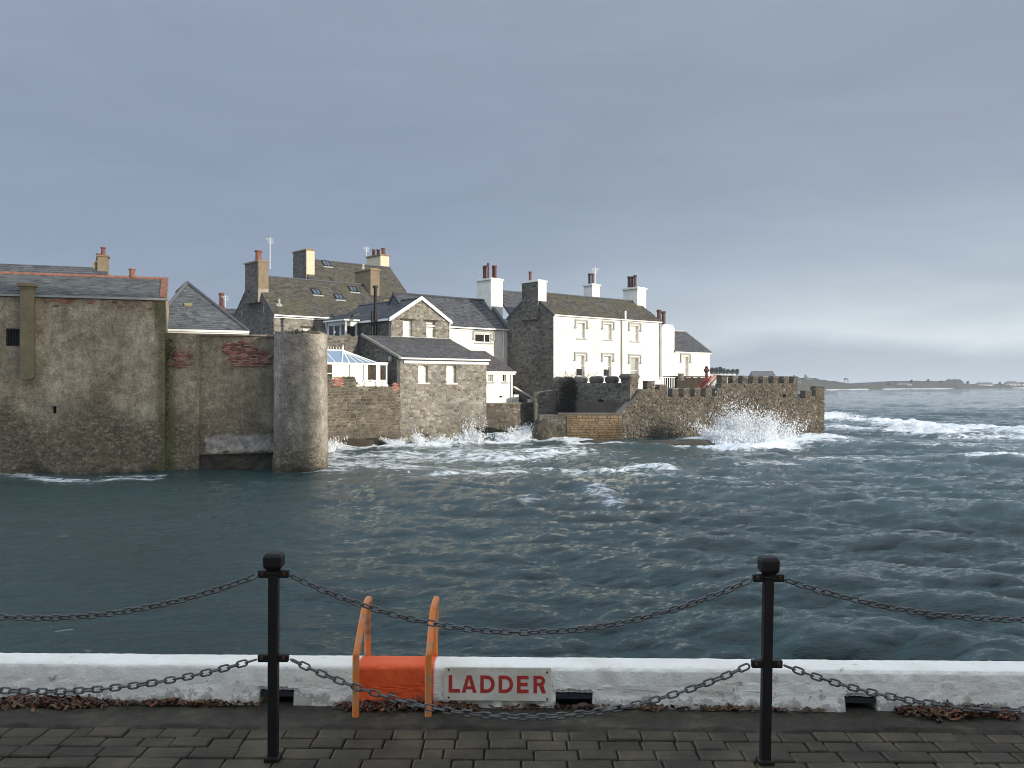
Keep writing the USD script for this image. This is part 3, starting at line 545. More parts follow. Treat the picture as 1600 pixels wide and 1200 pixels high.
def house(T, C, L, W, zb, ze, zr, front, gable, holes=(), stone_front=None, stone_gable=None, slate='slate_dark', over=.16, wr=None, seed=1, mortar='mortar', verge=.06, gable_holes=()):
    wr = wr or W / 2; f = Pl(C, U); g = Pl(C, NV); back = off(C, L, W)
    wallpart(T, f, [(0, zb), (L, zb), (L, ze), (0, ze)], front, holes, stone=stone_front, seed=seed, mortar=mortar)
    gp = [(-W + .002, zb), (-.352, zb), (-.352, ze + (zr - ze) * .352 / wr - .15), (-wr, zr - .15), (-W + .002, ze - .15)]
    wallpart(T, g, [(-W, zb), (-.002, zb), (-.002, ze - .05), (-wr, zr - .08), (-W, ze - .05)], gable, gable_holes, thick=.35, stone=stone_gable, seed=seed + 1, mortar=mortar)
    rg = Pl(back, -NV); wallpart(T, rg, [(0.352, zb), (W - .352, zb), (W - .352, ze - .05), (W - wr, zr - .1), (.352, ze - .05)], gable, thick=.34)
    bk = Pl(back, -U); wallpart(T, bk, [(0.002, zb), (L - .352, zb), (L - .352, ze - .05), (0.002, ze - .05)], front if not stone_front else gable)
    sl = (zr - ze) / wr; O = np.append(C + NV * over, ze - sl * over); ln = math.hypot(wr + over, (zr - ze) + sl * over)
    s1, r1 = roofpart(T, O, np.append(U, 0), np.append(-NV * wr, zr - ze), [(-verge, 0), (L + verge, 0), (L + verge, ln), (-verge, ln)], slate, seed + 3)
    wb = W - wr; slb = (zr - ze) / wb; O2 = np.append(back - NV * over, ze - slb * over); ln2 = math.hypot(wb + over, (zr - ze) * (1 + over / wb))
    roofpart(T, O2, np.append(-U, 0), np.append(NV * wb, zr - ze), [(-verge, 0), (L + verge, 0), (L + verge, ln2), (-verge, ln2)], slate, seed + 4)
    rd = [np.append(off(C, a, wr), zr + .02) for a in (-verge, L + verge)]
    part(r1, 'ridge', tube(rd, .11, 6), M['slate_dark'])
    return f, g, s1

def gutter(T, pl, s0, s1, z, mat_='white_plastic', d=.09, fascia=.16):
    part(T, 'gutter', [pl.box(s0, s1, z - .02, z + .09, d + .012, d + .13), pl.box(s0, s1, z - fascia, z + .04, .005, d + .01)], M[mat_])

def pot(x, y, z0, z1, r=.13):
    n = 12; prof = [(0, 0), (r * 1.15, 0), (r * 1.15, .06), (r * .95, .1), (r * .88, (z1 - z0) * .82), (r * 1.15, (z1 - z0) * .86), (r * 1.15, z1 - z0), (r * .7, z1 - z0), (r * .7, z1 - z0 - .15), (0, z1 - z0 - .15)]
    m = trimesh.creation.revolve(np.array(prof), sections=n); m.apply_translation([x, y, z0]); return m

def chimney(T, l, m, r, Y, ytop, ybase, material, pots=(), capmat=None, pot_mat='pot', stone=None, seed=1, right_mat=None, extra=.0, name='chimney'):
    """a stack whose left face spans columns l..m and right face m..r of the photograph at depth Y"""
    C = at(m, 0, Y)[:2]; wv = abs(hit(C, -NV, l)); wu = abs(hit(C, U, r)); zt = at(0, ytop, Y)[2]; zb = at(0, ybase, Y)[2] - extra
    f = Pl(C, U); g = Pl(C, NV)
    body = f.box(0, wu, zb, zt, -wv, 0)
    W = part(T, name, body, M[material])
    if stone: part(W, 'stones', stones(g, sbox(-wv + .01, zb, -.01, zt - .02), .15, .3, .014, seed=seed), M[stone], kind='stuff')
    if right_mat: part(W, 'rendered_face', f.box(0.01, wu - .01, zb + extra, zt - .002, .002, .03), M[right_mat])
    part(W, 'cap', [f.box(-.09, wu + .09, zt + .002, zt + .13, -wv - .09, .09), f.box(.1, wu - .1, zt + .13, zt + .2, -wv + .1, -.1)], M[capmat or material])
    for (ppx, py1, rr) in pots:
        k = np.clip((ppx - l) / (r - l), .12, .88)
        # pots stand along the long side of the stack
        c = f.w(wu * .5, 0, 0)[:2]; t = hit(c, -NV, ppx); t = np.clip(t, .2, max(wv - .2, .21)); q = c - NV * t
        part(W, 'chimney_pot', pot(q[0], q[1], zt + .19, at(0, py1, q[1])[2], rr), M[pot_mat], smooth=40)
    return W

def downpipe(T, pl, px, y0, y1, r=.05, mat_='white_plastic'):
    s, za = pl.pix(px, y0); _, zb = pl.pix(px, y1)
    part(T, 'downpipe', tube(pl.w([s, s], [za, zb], [.09, .09]), r, 8), M[mat_], smooth=40)

def aerial(parent, px, y0, y1, Y):
    a, b = at(px, y1, Y), at(px, y0, Y); ms = [tube([a, b], .025, 5)]
    for k, zz in enumerate(np.linspace(.0, 1.0, 7)): ms.append(tube([b + [-.35 + .03 * k, -.2 + .1 * k, -.15 - .06 * k], b + [.35 - .03 * k, -.2 + .1 * k, -.15 - .06 * k]], .012, 4))
    part(parent, 'aerial', ms, M['white_plastic'])

exec_marker = 0
# ------------------------------------------------------------------ left: rendered warehouse standing in the water
YL0, YL1 = 40.3, 42.6
LA, LB = at(-170, 0, 39.0)[:2], at(258, 0, YL1)[:2]
A0 = at(0, 0, YL0)[:2]; uL = (LB - A0) / np.linalg.norm(LB - A0); LA = A0 - uL * 4.5
L = Pl(LA, uL); Llen = np.linalg.norm(LB - LA)
zL = L.pix(20, 459)[1]
T = thing('rendered_warehouse', 'grey rendered warehouse rising from the water at far left, with red ridged slate roof', 'warehouse', (*LA, SEA))
wr_ = prect(L, 9, 33, 513, 541); vent = prect(L, 83, 88, 635, 646)
# front wall as a fine grid, so that its surface can swell and sink
def rough_front(pl, s0, s1, z0, z1, step, amp, seed, holes=(), thick=.45):
    poly = sbox(s0, z0, s1, z1)
    for r in holes: poly = poly.difference(sbox(r[0], r[2], r[1], r[3]))
    ns, nz = int((s1 - s0) / step) + 1, int((z1 - z0) / step) + 1; S = np.linspace(s0, s1, ns); Z = np.linspace(z0, z1, nz)
    keep = np.ones((ns - 1, nz - 1), bool)
    for r in holes:
        S = np.sort(np.where(np.abs(S - S[np.abs(S - r[0]).argmin()]) < 1e-9, r[0], S)); S = np.sort(np.where(np.abs(S - S[np.abs(S - r[1]).argmin()]) < 1e-9, r[1], S))
        Z = np.sort(np.where(np.abs(Z - Z[np.abs(Z - r[2]).argmin()]) < 1e-9, r[2], Z)); Z = np.sort(np.where(np.abs(Z - Z[np.abs(Z - r[3]).argmin()]) < 1e-9, r[3], Z))
    SS, ZZ = np.meshgrid(S, Z, indexing='ij'); P = np.stack([SS * 1.1, ZZ * 1.1, 0 * SS], -1)
    d = amp * (meshkit.fbm(P, 5, seed) - .5) * 2 + amp * .5 * (meshkit.fbm(P * 5, 3, seed + 9) - .5)
    low = np.clip((0.3 - ZZ) / 2.5, 0, 1); d += low * .22 * (meshkit.fbm(P * 2.2, 4, seed + 3) - .35)
    mid = lambda r: (slice(None))
    cs, cz = (S[:-1] + S[1:]) / 2, (Z[:-1] + Z[1:]) / 2
    for r in holes: keep &= ~((cs[:, None] > r[0]) & (cs[:, None] < r[1]) & (cz[None] > r[2]) & (cz[None] < r[3]))
    v = pl.w(SS, ZZ, d).reshape(-1, 3); i = np.arange(ns * nz).reshape(ns, nz)
    q = np.stack([i[:-1, :-1], i[1:, :-1], i[1:, 1:], i[:-1, 1:]], -1)[keep]; f = np.vstack([q[:, [0, 1, 2]], q[:, [0, 2, 3]]])
    back = pl.ext(poly, -thick, -amp * 1.6 - .05)
    return cat([(v, f), vf(back)]) if amp else vf(back)
Lw = part(T, 'wall', rough_front(L, 0, Llen, -5, zL, .12, .05, 3, [wr_, vent]), M['old_render'], smooth=50)
# coped top, strip of old bricks under the gutter
sg0, sg1 = L.pix(-160, 470)[0], L.pix(258, 470)[0]
bks = []
r = np.random.default_rng(5)
for row in range(5):
    for s in np.arange(L.pix(66, 0)[0], L.pix(255, 0)[0], .235):
        if r.random() < (.45, .4, .3, .15, .08)[row] * (1.1 if s < L.pix(160, 0)[0] else .6): bks.append(L.box(s + (row % 2) * .11, s + (row % 2) * .11 + .215, zL - .2 - row * .085, zL - .13 - row * .085, -.03, .04 + r.uniform(0, .02)))
part(Lw, 'bricks', bks, M['brick'], kind='stuff')
bar = part(T, 'window', [L.box(wr_[0], wr_[1], wr_[2], wr_[2] + .06, -.2, -.12), L.box(wr_[0], wr_[1], wr_[3] - .06, wr_[3], -.2, -.12), L.box(wr_[0], wr_[0] + .06, wr_[2] + .06, wr_[3] - .06, -.2, -.12), L.box(wr_[1] - .06, wr_[1], wr_[2] + .06, wr_[3] - .06, -.2, -.12)], M['timber_dark'])
for k in range(1, 5):
    s = wr_[0] + (wr_[1] - wr_[0]) * k / 5; part(bar, 'bar', L.box(s - .02, s + .02, wr_[2] + .06, wr_[3] - .06, -.19, -.15), M['black_metal'])
part(bar, 'pane', L.box(wr_[0], wr_[1], wr_[2], wr_[3], -.32, -.30), M['curtain_dark'])
part(T, 'vent', [L.box(vent[0], vent[1], vent[2], vent[3], -.42, -.36), ], M['dark_hole']); part(T, 'vent_lintel', L.box(vent[0] - .1, vent[1] + .1, vent[3] + .01, vent[3] + .13, -.1, .09), M['stone_grey'])
p0, p1 = L.pix(34, 0)[0], L.pix(55, 0)[0]; zt, zb = L.pix(44, 444)[1], L.pix(44, 593)[1]
bt = part(T, 'chimney_breast', [L.ext(Polygon([(p0 - .02, zb + .12), (p0 + .1, zb), (p1 - .1, zb), (p1 + .02, zb + .12), (p1, zt - .25), (p0, zt - .25)]), -.1, .42)], M['moss_render'])
part(bt, 'cap', [L.box(p0 - .03, p1 + .03, zt - .248, zt - .14, -.1, .46), L.box(p0 - .12, p1 + .12, zt - .138, zt, -.1, .55)], M['moss_render'])
wrL = 2.9; zrL = zL + 1.18
Ol = np.append(LA + L.n * .14, zL - .02); eL = np.append(uL, 0); tL = np.append(-L.n * wrL, zrL - zL); lnL = math.hypot(wrL + .14, zrL - zL)
sL, rL = roofpart(T, Ol, eL, tL, [(0, 0), (Llen - .25, 0), (Llen - .25, lnL), (0, lnL)], 'slate_blue', 11, size=(.17, .3))
part(T, 'wall', L.box(0, Llen, -5, zL - .05, -5.9, -5.6), M['old_render']); part(T, 'wall', Pl(LB, -L.n).ext(Polygon([(.55, -5), (5.55, -5), (5.55, zL), (2.9, zrL - .2), (.55, zL)]), -.35, 0), M['old_render'])
roofpart(T, np.append(LB - L.n * 5.9, zL), -eL, np.append(L.n * 3.0, zrL - zL), [(0, 0), (Llen, 0), (Llen, 3.2), (0, 3.2)], 'slate_blue', 12)
part(rL, 'lead_gutter', L.box(0, Llen + .12, zL - .12, zL - .02, -.05, .2), M['hood_grey'])
for k, s in enumerate(np.arange(0, Llen - .3, .45)):
    part(rL, 'ridge_tile', tube(np.array([L.w(s, zrL, -wrL), L.w(s + .44, zrL, -wrL)]) + [0, 0, .03], .115, 6), M['red_tile'])
for k, b in enumerate(np.arange(.05, lnL, .34)):
    part(rL, 'verge_tile', sL.box(Llen - .25, Llen + .06, b, b + .33, -.1, .05 + .01 * (k % 2)), M['red_tile'])
s = L.pix(200, 434)[0]; part(rL, 'chimney_pot', pot(*L.w(s, 0, -wrL)[:2], zrL + .08, zrL + .5, .15), M['red_tile'], smooth=40)

# house behind it: only its slate roof and chimney show
T = thing('slate_house', 'slate roofed house behind the rendered warehouse, brown chimney at its right end', 'house', (*at(60, 0, 54)[:2], 0))
HB = at(-120, 0, 50.5)[:2]; P2 = Pl(HB, uL); eL2 = P2.pix(168, 0)[0]; zr2 = P2.pix(20, 413)[1]; zr2b = zr2
part(T, 'wall', P2.ext(sbox(0, -1, eL2, zr2 - 1.55), -3.6, 1.8), M['brown_render'])
O = np.append(HB + P2.n * 1.9, zr2 - 1.6); roofpart(T, O, np.append(uL, 0), np.append(-P2.n * 1.9, 1.6), [(0, 0), (eL2, 0), (eL2, 2.48), (0, 2.48)], 'slate_dark', 21)
roofpart(T, np.append(P2.w(eL2, 0, -3.8)[:2], zr2 - 1.6), np.append(-uL, 0), np.append(P2.n * 3.8, 1.6), [(0, 0), (eL2, 0), (eL2, 4.1), (0, 4.1)], 'slate_dark', 22)
s0, s1 = P2.pix(153, 0)[0], P2.pix(169, 0)[0]; zt = P2.pix(160, 402)[1]
ch = part(T, 'chimney', P2.box(s0, s1, zr2 - 1.5, zt, -.5, .3), M['brown_render']); part(ch, 'cap', P2.box(s0 - .06, s1 + .06, zt + .002, zt + .1, -.56, .36), M['brown_render'])
for px_, y_ in ((161, 386), (153.5, 396)): q = P2.w(P2.pix(px_, 0)[0], 0, -.1); part(ch, 'chimney_pot', pot(q[0], q[1], zt + .1 if px_ > 158 else zt - .2, P2.pix(px_, y_)[1], .13), M['pot'], smooth=40)
part(ch, 'flue_block', P2.box(P2.pix(145.5, 0)[0], s0 - .01, zr2 - .2, P2.pix(150, 409)[1], -.5, .1), M['moss_render'])

# ------------------------------------------------------------------ harbour wall with brick patches, and the round bastion
MA, MB_ = at(258.6, 0, 43.0)[:2], at(440, 0, 44.9)[:2]; Mw = Pl(MA, MB_ - MA); mlen = np.linalg.norm(MB_ - MA); zM = 4.06
T = thing('harbour_wall', 'brown rendered sea wall with red brick patches, left of the round bastion', 'wall', (*MA, SEA))
s310 = Mw.pix(311, 0)[0]; zled = Mw.pix(370, 709)[1]
W = part(T, 'wall', rough_front(Mw, s310, mlen, zled, zM, .11, .05, 14), M['old_render_mid'], smooth=50)
part(T, 'footing', rough_front(Pl(MA - Mw.n * .16, Mw.u), s310, mlen, -5, zled - .01, .08, .16, 31), M['rock'], smooth=50)
part(T, 'wall', rough_front(Pl(MA + Mw.n * .22, Mw.u), 0, s310, -5, zM, .11, .05, 15), M['old_render_mid'], smooth=50)
def brick_patch(pl, poly, d, seed, dens):
    r = np.random.default_rng(seed); x0, z0, x1, z1 = poly.bounds; ms = []; k = 0
    from shapely.geometry import Point
    for z in np.arange(z0, z1, .082):
        k += 1
        for s in np.arange(x0 - (k % 2) * .115, x1, .232):
            if poly.contains(Point(s + .1, z + .03)) and r.random() < dens: ms.append(pl.box(s, s + .218, z, z + .068, -.05, d + r.uniform(-.012, .012)))
    return ms
PP = lambda pts: Polygon([Mw.pix(*p) for p in pts])
part(W, 'bricks', brick_patch(Mw, PP([(346, 546), (352, 536), (392, 533), (396, 544), (421, 548), (424, 564), (420, 571), (395, 572), (365, 571), (360, 558), (350, 552)]), .075, 3, .86), M['brick'], kind='stuff')
part(W, 'bricks', brick_patch(Pl(MA + Mw.n * .22, Mw.u), PP([(262, 549), (295, 547), (300, 560), (298, 573), (266, 574)]), .075, 4, .55), M['brick'], kind='stuff')
part(T, 'coping', Mw.box(0, mlen, zM + .004, zM + .09, -.6, .14), M['old_render_mid'])

BC = at(470, 0, 44.25)[:2]; BR = 1.29
T = thing('round_bastion', 'round rendered stone bastion at the corner of the sea wall, lit on its right side', 'bastion', (*BC, SEA))
nth, nz = 120, 90; th = np.linspace(0, 2 * np.pi, nth, endpoint=False); zz = np.linspace(-5, 4.14, nz); TH, ZZ = np.meshgrid(th, zz, indexing='ij')
rr = BR * (1 + .035 * np.clip((0 - ZZ) / 3, 0, 1)); P = np.stack([np.cos(TH) * 1.6, np.sin(TH) * 1.6, ZZ * 1.1], -1)
rr = rr + .07 * (meshkit.fbm(P, 5, 3) - .5) + .035 * (meshkit.fbm(P * 5, 3, 8) - .5) + .14 * np.clip((-.8 - ZZ) / 1.2, 0, 1) * (meshkit.fbm(P * 2.5, 4, 6) - .4)
zt = ZZ.copy(); zt[:, -1] += .16 * (meshkit.noise(P[:, -1] * 3, 2) - .5)
v = np.stack([BC[0] + rr * np.cos(TH), BC[1] + rr * np.sin(TH), zt], -1).reshape(-1, 3); i = np.arange(nth * nz).reshape(nth, nz); i2 = np.roll(i, -1, 0)
q = np.stack([i[:, :-1], i2[:, :-1], i2[:, 1:], i[:, 1:]], -1).reshape(-1, 4); f = np.vstack([q[:, [0, 1, 2]], q[:, [0, 2, 3]]])
v = np.vstack([v, [[BC[0], BC[1], 4.1]]]); f = np.vstack([f, np.stack([i[:, -1], i2[:, -1], np.full(nth, nth * nz)], -1)])
part(T, 'wall', (v, f), M['old_render_round'], smooth=60)
cst = []
r = np.random.default_rng(8)
for a in np.arange(0, 2 * np.pi, .21):
    b = trimesh.creation.icosphere(1, .17); b.apply_scale([1, .8, .6 + .5 * r.random()]); b.vertices += r.normal(0, .02, b.vertices.shape); b.apply_transform(trimesh.transformations.rotation_matrix(a + 1.57, [0, 0, 1])); b.apply_translation([BC[0] + (BR - .16) * math.cos(a), BC[1] + (BR - .16) * math.sin(a), 4.12]); cst.append(b)
for b in cst: part(T, 'coping_stone', b, M['stone_brown'])
# return wall from the bastion back towards the houses
RA = at(506, 0, 45.2)[:2]; RB = off(Dc, -7.0, .2); Rw = Pl(RA, RB - RA); rl = np.linalg.norm(RB - RA)
T = thing('return_wall', 'stone sea wall running back from the round bastion, seen edge on', 'wall', (*RA, SEA))
W = wallpart(T, Rw, [(0, -5), (rl, -5), (rl, 2.0), (0, 4.0)], 'mortar_dark', thick=.5, stone='stone_brown', seed=77, mortar='mortar_dark')
# moss growing where the wall joins the warehouse
def leaf_cloud(n, c, sc, size, seed, flat=.6):
    r = np.random.default_rng(seed); p = r.normal(size=(n, 3)); p = p / np.linalg.norm(p, axis=1, keepdims=True) * r.random((n, 1)) ** .4
    p *= .75 + .5 * meshkit.noise(p * 2.3 + 5, seed)[:, None]
    p = p * sc + c; a = r.normal(size=(n, 3)); a /= np.linalg.norm(a, axis=1, keepdims=True); b = np.cross(a, r.normal(size=(n, 3))); b /= np.linalg.norm(b, axis=1, keepdims=True)
    s = size * r.uniform(.5, 1.4, (n, 1)); v = np.stack([p - a * s, p + b * s * flat, p + a * s, p - b * s * flat], 1).reshape(-1, 3); k = np.arange(n)[:, None] * 4
    return v, np.vstack([k + [0, 1, 2], k + [0, 2, 3]])
c = Mw.w(.12, 0, .2)
single('ivy_growth', [leaf_cloud(260, np.array([c[0], c[1], 3.2]), [.32, .2, .75], .06, 3), leaf_cloud(200, np.array([c[0] - .1, c[1], 1.9]), [.2, .15, .9], .05, 4), leaf_cloud(160, np.array([c[0], c[1], .3]), [.13, .12, 1.1], .04, 5)], M['leaf_green'], 'green ivy and moss growing down the joint between warehouse and brick patched wall', 'ivy', kind='stuff')

# ------------------------------------------------------------------ hip roofed house behind the harbour wall
T = thing('hip_roofed_house', 'low house with grey slate hipped roof and white gutter behind the brick patched sea wall', 'house', (*at(300, 0, 50)[:2], 0))
EA, EB = at(232, 0, 46.2)[:2], at(389, 0, 48.4)[:2]; E = Pl(EA, EB - EA); el = np.linalg.norm(EB - EA); ze = E.pix(320, 517.5)[1]
pk = at(292.5, 442.5, 51.0)
part(T, 'wall', E.ext(sbox(.25, -1, el - .25, ze - .02), -7, -.25), M['old_render_mid'])
e3 = E.w(0, ze); e3b = E.w(el, ze); t = pk - (e3 + E.w(1, 0)[:3] * 0); sA = np.dot(pk[:2] - EA, E.u)
tv = pk - E.w(sA, ze); roofpart(T, e3, e3b - e3, tv, [(0, 0), (el, 0), (sA, np.linalg.norm(tv))], 'slate_blue', 31, size=(.19, .32))
pkb = pk + np.append(-E.n * 6, 0)
ra = E.w(el, ze, 0); rb = E.w(el, ze, -9); mid = np.append((ra + (np.dot(pk[:2] - ra[:2], -E.n)) * np.append(-E.n, 0))[:2], ze); tv2 = pk - mid
roofpart(T, ra, rb - ra, tv2, [(0, 0), (9, 0), (9, np.linalg.norm(tv2)), (np.linalg.norm(mid - ra), np.linalg.norm(tv2))], 'slate_dark', 32)
la = E.w(0, ze, 0); lb = E.w(0, ze, -9); mid = np.append((la + (np.dot(pk[:2] - la[:2], -E.n)) * np.append(-E.n, 0))[:2], ze); tv3 = pk - mid
roofpart(T, lb, la - lb, tv3, [(0, 0), (9, 0), (9 - np.linalg.norm(mid - la), np.linalg.norm(tv3)), (0, np.linalg.norm(tv3))], 'slate_dark', 33)
for a, b in ((pk, ra), (pk, la), (pk, pkb)): part(T, 'hip_tile', tube(np.array([a, b]) + [0, 0, .04], .1, 6), M['slate_dark'])
gutter(T, E, .02, el - .02, ze - .03)
s = E.pix(259.5, 0)[0]; part(T, 'downpipe', tube([E.w(s, ze + .1, .2), E.w(s, ze - .9, .2)], .05, 8), M['white_plastic'])
b = E.pix(294, 478); sl = Slope(e3, e3b - e3, tv); a_, b_ = sl.pix(294, 478); part(T, 'roof_vent', sl.box(a_ - .2, a_ + .2, b_ - .12, b_ + .15, .01, .1), M['moss_render'])

# far house whose red chimney shows beside the hip
T = thing('distant_cottage', 'distant cottage with a red chimney, mostly hidden between hipped roof and stone gable', 'house', (*at(352, 0, 88)[:2], 0))
c = at(330, 0, 88)[:2]; zt = at(0, 481, 88)[2]
Pq = Pl(c, (1, .3)); part(T, 'wall', Pq.box(0, 5, 0, zt - .9, -4, 0), M['stone_dark']); roofpart(T, np.append(c, zt - 1), (*Pq.u, 0), np.append(-Pq.n * 2, 1.1), [(0, 0), (5, 0), (5, 2.3), (0, 2.3)], 'slate_dark', 35)
ch = part(T, 'chimney', Pq.box(.55, 1.3, zt - 1.5, at(0, 478, 88)[2], -1.6, -.9), M['brick']); q = Pq.w(.93, 0, -1.25); part(ch, 'chimney_pot', pot(q[0], q[1], at(0, 478, 88)[2], at(0, 457, 89)[2], .24), M['pot'], smooth=40)
aerial(T, 352, 461, 480, 89)

# ------------------------------------------------------------------ stone cottage with three skylights
Ac = at(428, 0, 75)[:2]; AL, AW = 12.4, 8.2; zeA = at(0, 491, 75)[2]; zrA = 11.15
T = thing('stone_cottage', 'stone cottage with three skylights in its mossy roof and a chimney with one red pot', 'cottage', (*Ac, 1))
fA = Pl(Ac, U); wA = prect(fA, 473.5, 487.5, 512, 528)
gA = Pl(Ac, NV); gw1 = prect(gA, 376, 378.5, 481, 493); gw2 = prect(gA, 409.5, 412.5, 475, 488)
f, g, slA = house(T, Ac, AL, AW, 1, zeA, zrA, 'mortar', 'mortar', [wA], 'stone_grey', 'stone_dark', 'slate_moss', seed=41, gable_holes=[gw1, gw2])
win(T, fA, wA, back='half', lintel='timber_dark'); win(T, gA, gw1, recess=.08, bars=None, sill=False, frame=.05, back='curtain_grey'); win(T, gA, gw2, recess=.08, bars=None, sill=False, frame=.05, back='curtain_grey')
gutter(T, fA, -.05, fA.pix(536, 0)[0], zeA - .12)
s = fA.pix(508, 0)[0]; part(T, 'downpipe', tube(fA.w([s, s, s + .15, s + .15], [zeA - .15, zeA - .8, zeA - 1.3, zeA - 3], [.12] * 4), .055, 8), M['white_plastic'])
def skylight(T, sl, x0, x1, y0, y1):
    a0, b1 = sl.pix(x0 + (x1 - x0) * .1, y0); a1, b0 = sl.pix(x1, y1); a0, a1 = min(a0, a1), max(a0, a1); b0, b1 = min(b0, b1), max(b0, b1)
    am = (a0 + a1) / 2; hw = .42
    W = part(T, 'skylight', [sl.box(am - hw, am - hw + .08, b0, b1, .02, .12), sl.box(am + hw - .08, am + hw, b0, b1, .02, .12), sl.box(am - hw + .08, am + hw - .08, b0, b0 + .08, .02, .12), sl.box(am - hw + .08, am + hw - .08, b1 - .08, b1, .02, .12), sl.box(am - .03, am + .03, b0 + .08, b1 - .08, .02, .11)], M['black_metal'])
    part(W, 'pane', sl.box(am - hw + .08, am + hw - .08, b0 + .08, b1 - .08, .02, .09), M['roof_glass'])
    part(W, 'flashing', sl.box(am - hw - .1, am + hw + .1, b0 - .2, b0 - .005, .026, .055), M['hood_grey'])
for x0, x1, y0, y1 in ((485, 501, 452, 461.5), (520.5, 536, 460, 469), (543.5, 558, 448, 457)): skylight(T, slA, x0, x1, y0, y1)
a, b = slA.pix(436, 477); part(T, 'roof_vent', [tube(slA.w([a, a], [b, b], [0, 0]) + [[0, 0, 0], [0, 0, .55]], .1, 8), slA.box(a - .25, a + .25, b - .2, b + .2, .025, .05)], M['hood_grey'])
chimney(T, 383, 403.5, 419.5, 76.5, 409, 450, 'mortar', [(404, 391.5, .3)], 'brown_render', 'red_tile', stone='stone_dark', seed=44, right_mat='brown_render', extra=1.2)
chimney(T, 554.5, 579, 593, 84.5, 421.5, 458, 'brown_render', [(567, 413, .15)], 'moss_render', 'hood_grey', extra=1.0)
aerial(T, 422, 371, 420, 79)

# house behind, higher, two cream chimneys
Bc = at(478, 0, 88)[:2] ; zeB = 10.6; zrB = at(0, 408, 91)[2]
T = thing('tall_house', 'tall slate roofed house behind the stone cottage, with two cream chimneys and a skylight', 'house', (*Bc, 1))
BcC = Bc + NV * 2.4; BLn = hit(Bc - NV * 1.0, U, 608)
f, g, slB = house(T, BcC - U * .05, BLn + .5, 5.3, 1, zeB, zrB, 'brown_render', 'mortar', [], None, 'stone_dark', 'slate_moss', seed=51, wr=4.0)
chimney(T, 458, 478.5, 491.5, 87.5, 391, 428, 'mortar', [], 'brown_render', stone='stone_dark', seed=54, right_mat='cream', extra=1.5)
chimney(T, 573, 594.5, 608, 96.0, 399, 436, 'cream', [(584, 390, .2), (591, 390, .2), (599, 388, .22)], 'brown_render', 'pot', extra=1.5)
skylight(T, slB, 503, 515, 408, 417)
aerial(T, 573, 385, 400, 95)

# ------------------------------------------------------------------ white house with the wide window, and its lean-to
Fc0 = off(at(865, 0, 72)[:2], 0, 5.75)
Fr = np.array(Fc0); FL = 9.6; Fc = Fr - U * FL; fF = Pl(Fc, U)
zeF = fF.pix(750, 512)[1]; zrF = 9.0
T = thing('white_rear_house', 'white rendered house with one wide window and five red pots on its white chimney', 'house', (*Fc, 0))
wF = prect(fF, 742.5, 768, 520.5, 536)
f, g, slF = house(T, Fc, FL, 5.7, 0, zeF, zrF, 'white_paint', 'slate_dark', [wF], None, None, 'slate_dark', seed=61)
win(T, fF, wF, back='curtain_dark', bars='mullion', sillmat='hood_grey', hood=.55, frame=.09)
downpipe(T, fF, 785.5, 514, 560); downpipe(T, fF, 795, 514, 570); gutter(T, fF, 0, FL, zeF - .12)
Ych = 77.6
chimney(T, 745, 767, 785.5, Ych, 437, 480, 'white_paint', [(754, 416, .125), (758.5, 415, .125), (763, 411, .10), (771, 415, .125), (775, 415, .125)], None, 'pot', extra=1.2)
part(T, 'verge_coping', Pl(Fr, NV).ext(Polygon([(0.1, zeF - .1), (.1, zeF + .12), (-2.85, zrF + .25), (-2.85, zrF + .02)]), -.25, .1), M['slate_dark'])
# lean-to
Gr = at(801, 0, 71.6)[:2]; GL = 5.2; Gc = Gr - U * GL; fG = Pl(Gc, U); zeG = fG.pix(790, 580)[1]; zbG = .12
T = thing('white_lean_to', 'small white lean-to with two narrow windows under a purple slate roof', 'lean-to', (*Gc, zbG))
wg1, wg2 = prect(fG, 762, 770.5, 583, 597), prect(fG, 785.5, 791, 583, 597)
wallpart(T, fG, [(0, zbG), (GL, zbG), (GL, zeG), (0, zeG)], 'white_paint', [wg1, wg2])
win(T, fG, wg1, back='curtain_grey', bars=None, sillmat='hood_grey'); win(T, fG, wg2, back='curtain_dark', bars=None, sillmat='hood_grey')
dep = np.dot(Fc - Gc, -NV); zhG = fF.pix(750, 548)[1]
gG = Pl(Gr, -NV); part(T, 'wall', gG.ext(Polygon([(.352, zbG), (dep - .05, zbG), (dep - .05, zhG - .15), (.352, zeG - .02)]), -.3, 0), M['white_paint'])
roofpart(T, np.append(Gc + NV * .2, zeG - .03), (*U, 0), np.append(-NV * dep, zhG - zeG), [(-.1, 0), (GL + .2, 0), (GL + .2, math.hypot(dep, zhG - zeG)), (-.1, math.hypot(dep, zhG - zeG))], 'slate_purple', 64)
gutter(T, fG, 0, GL + .2, zeG - .12); downpipe(T, fG, 798, 582, 630)
s, z = fG.pix(782, 620); part(T, 'vent', fG.box(s - .12, s + .12, z - .05, z + .07, .002, .05), M['black_metal'])
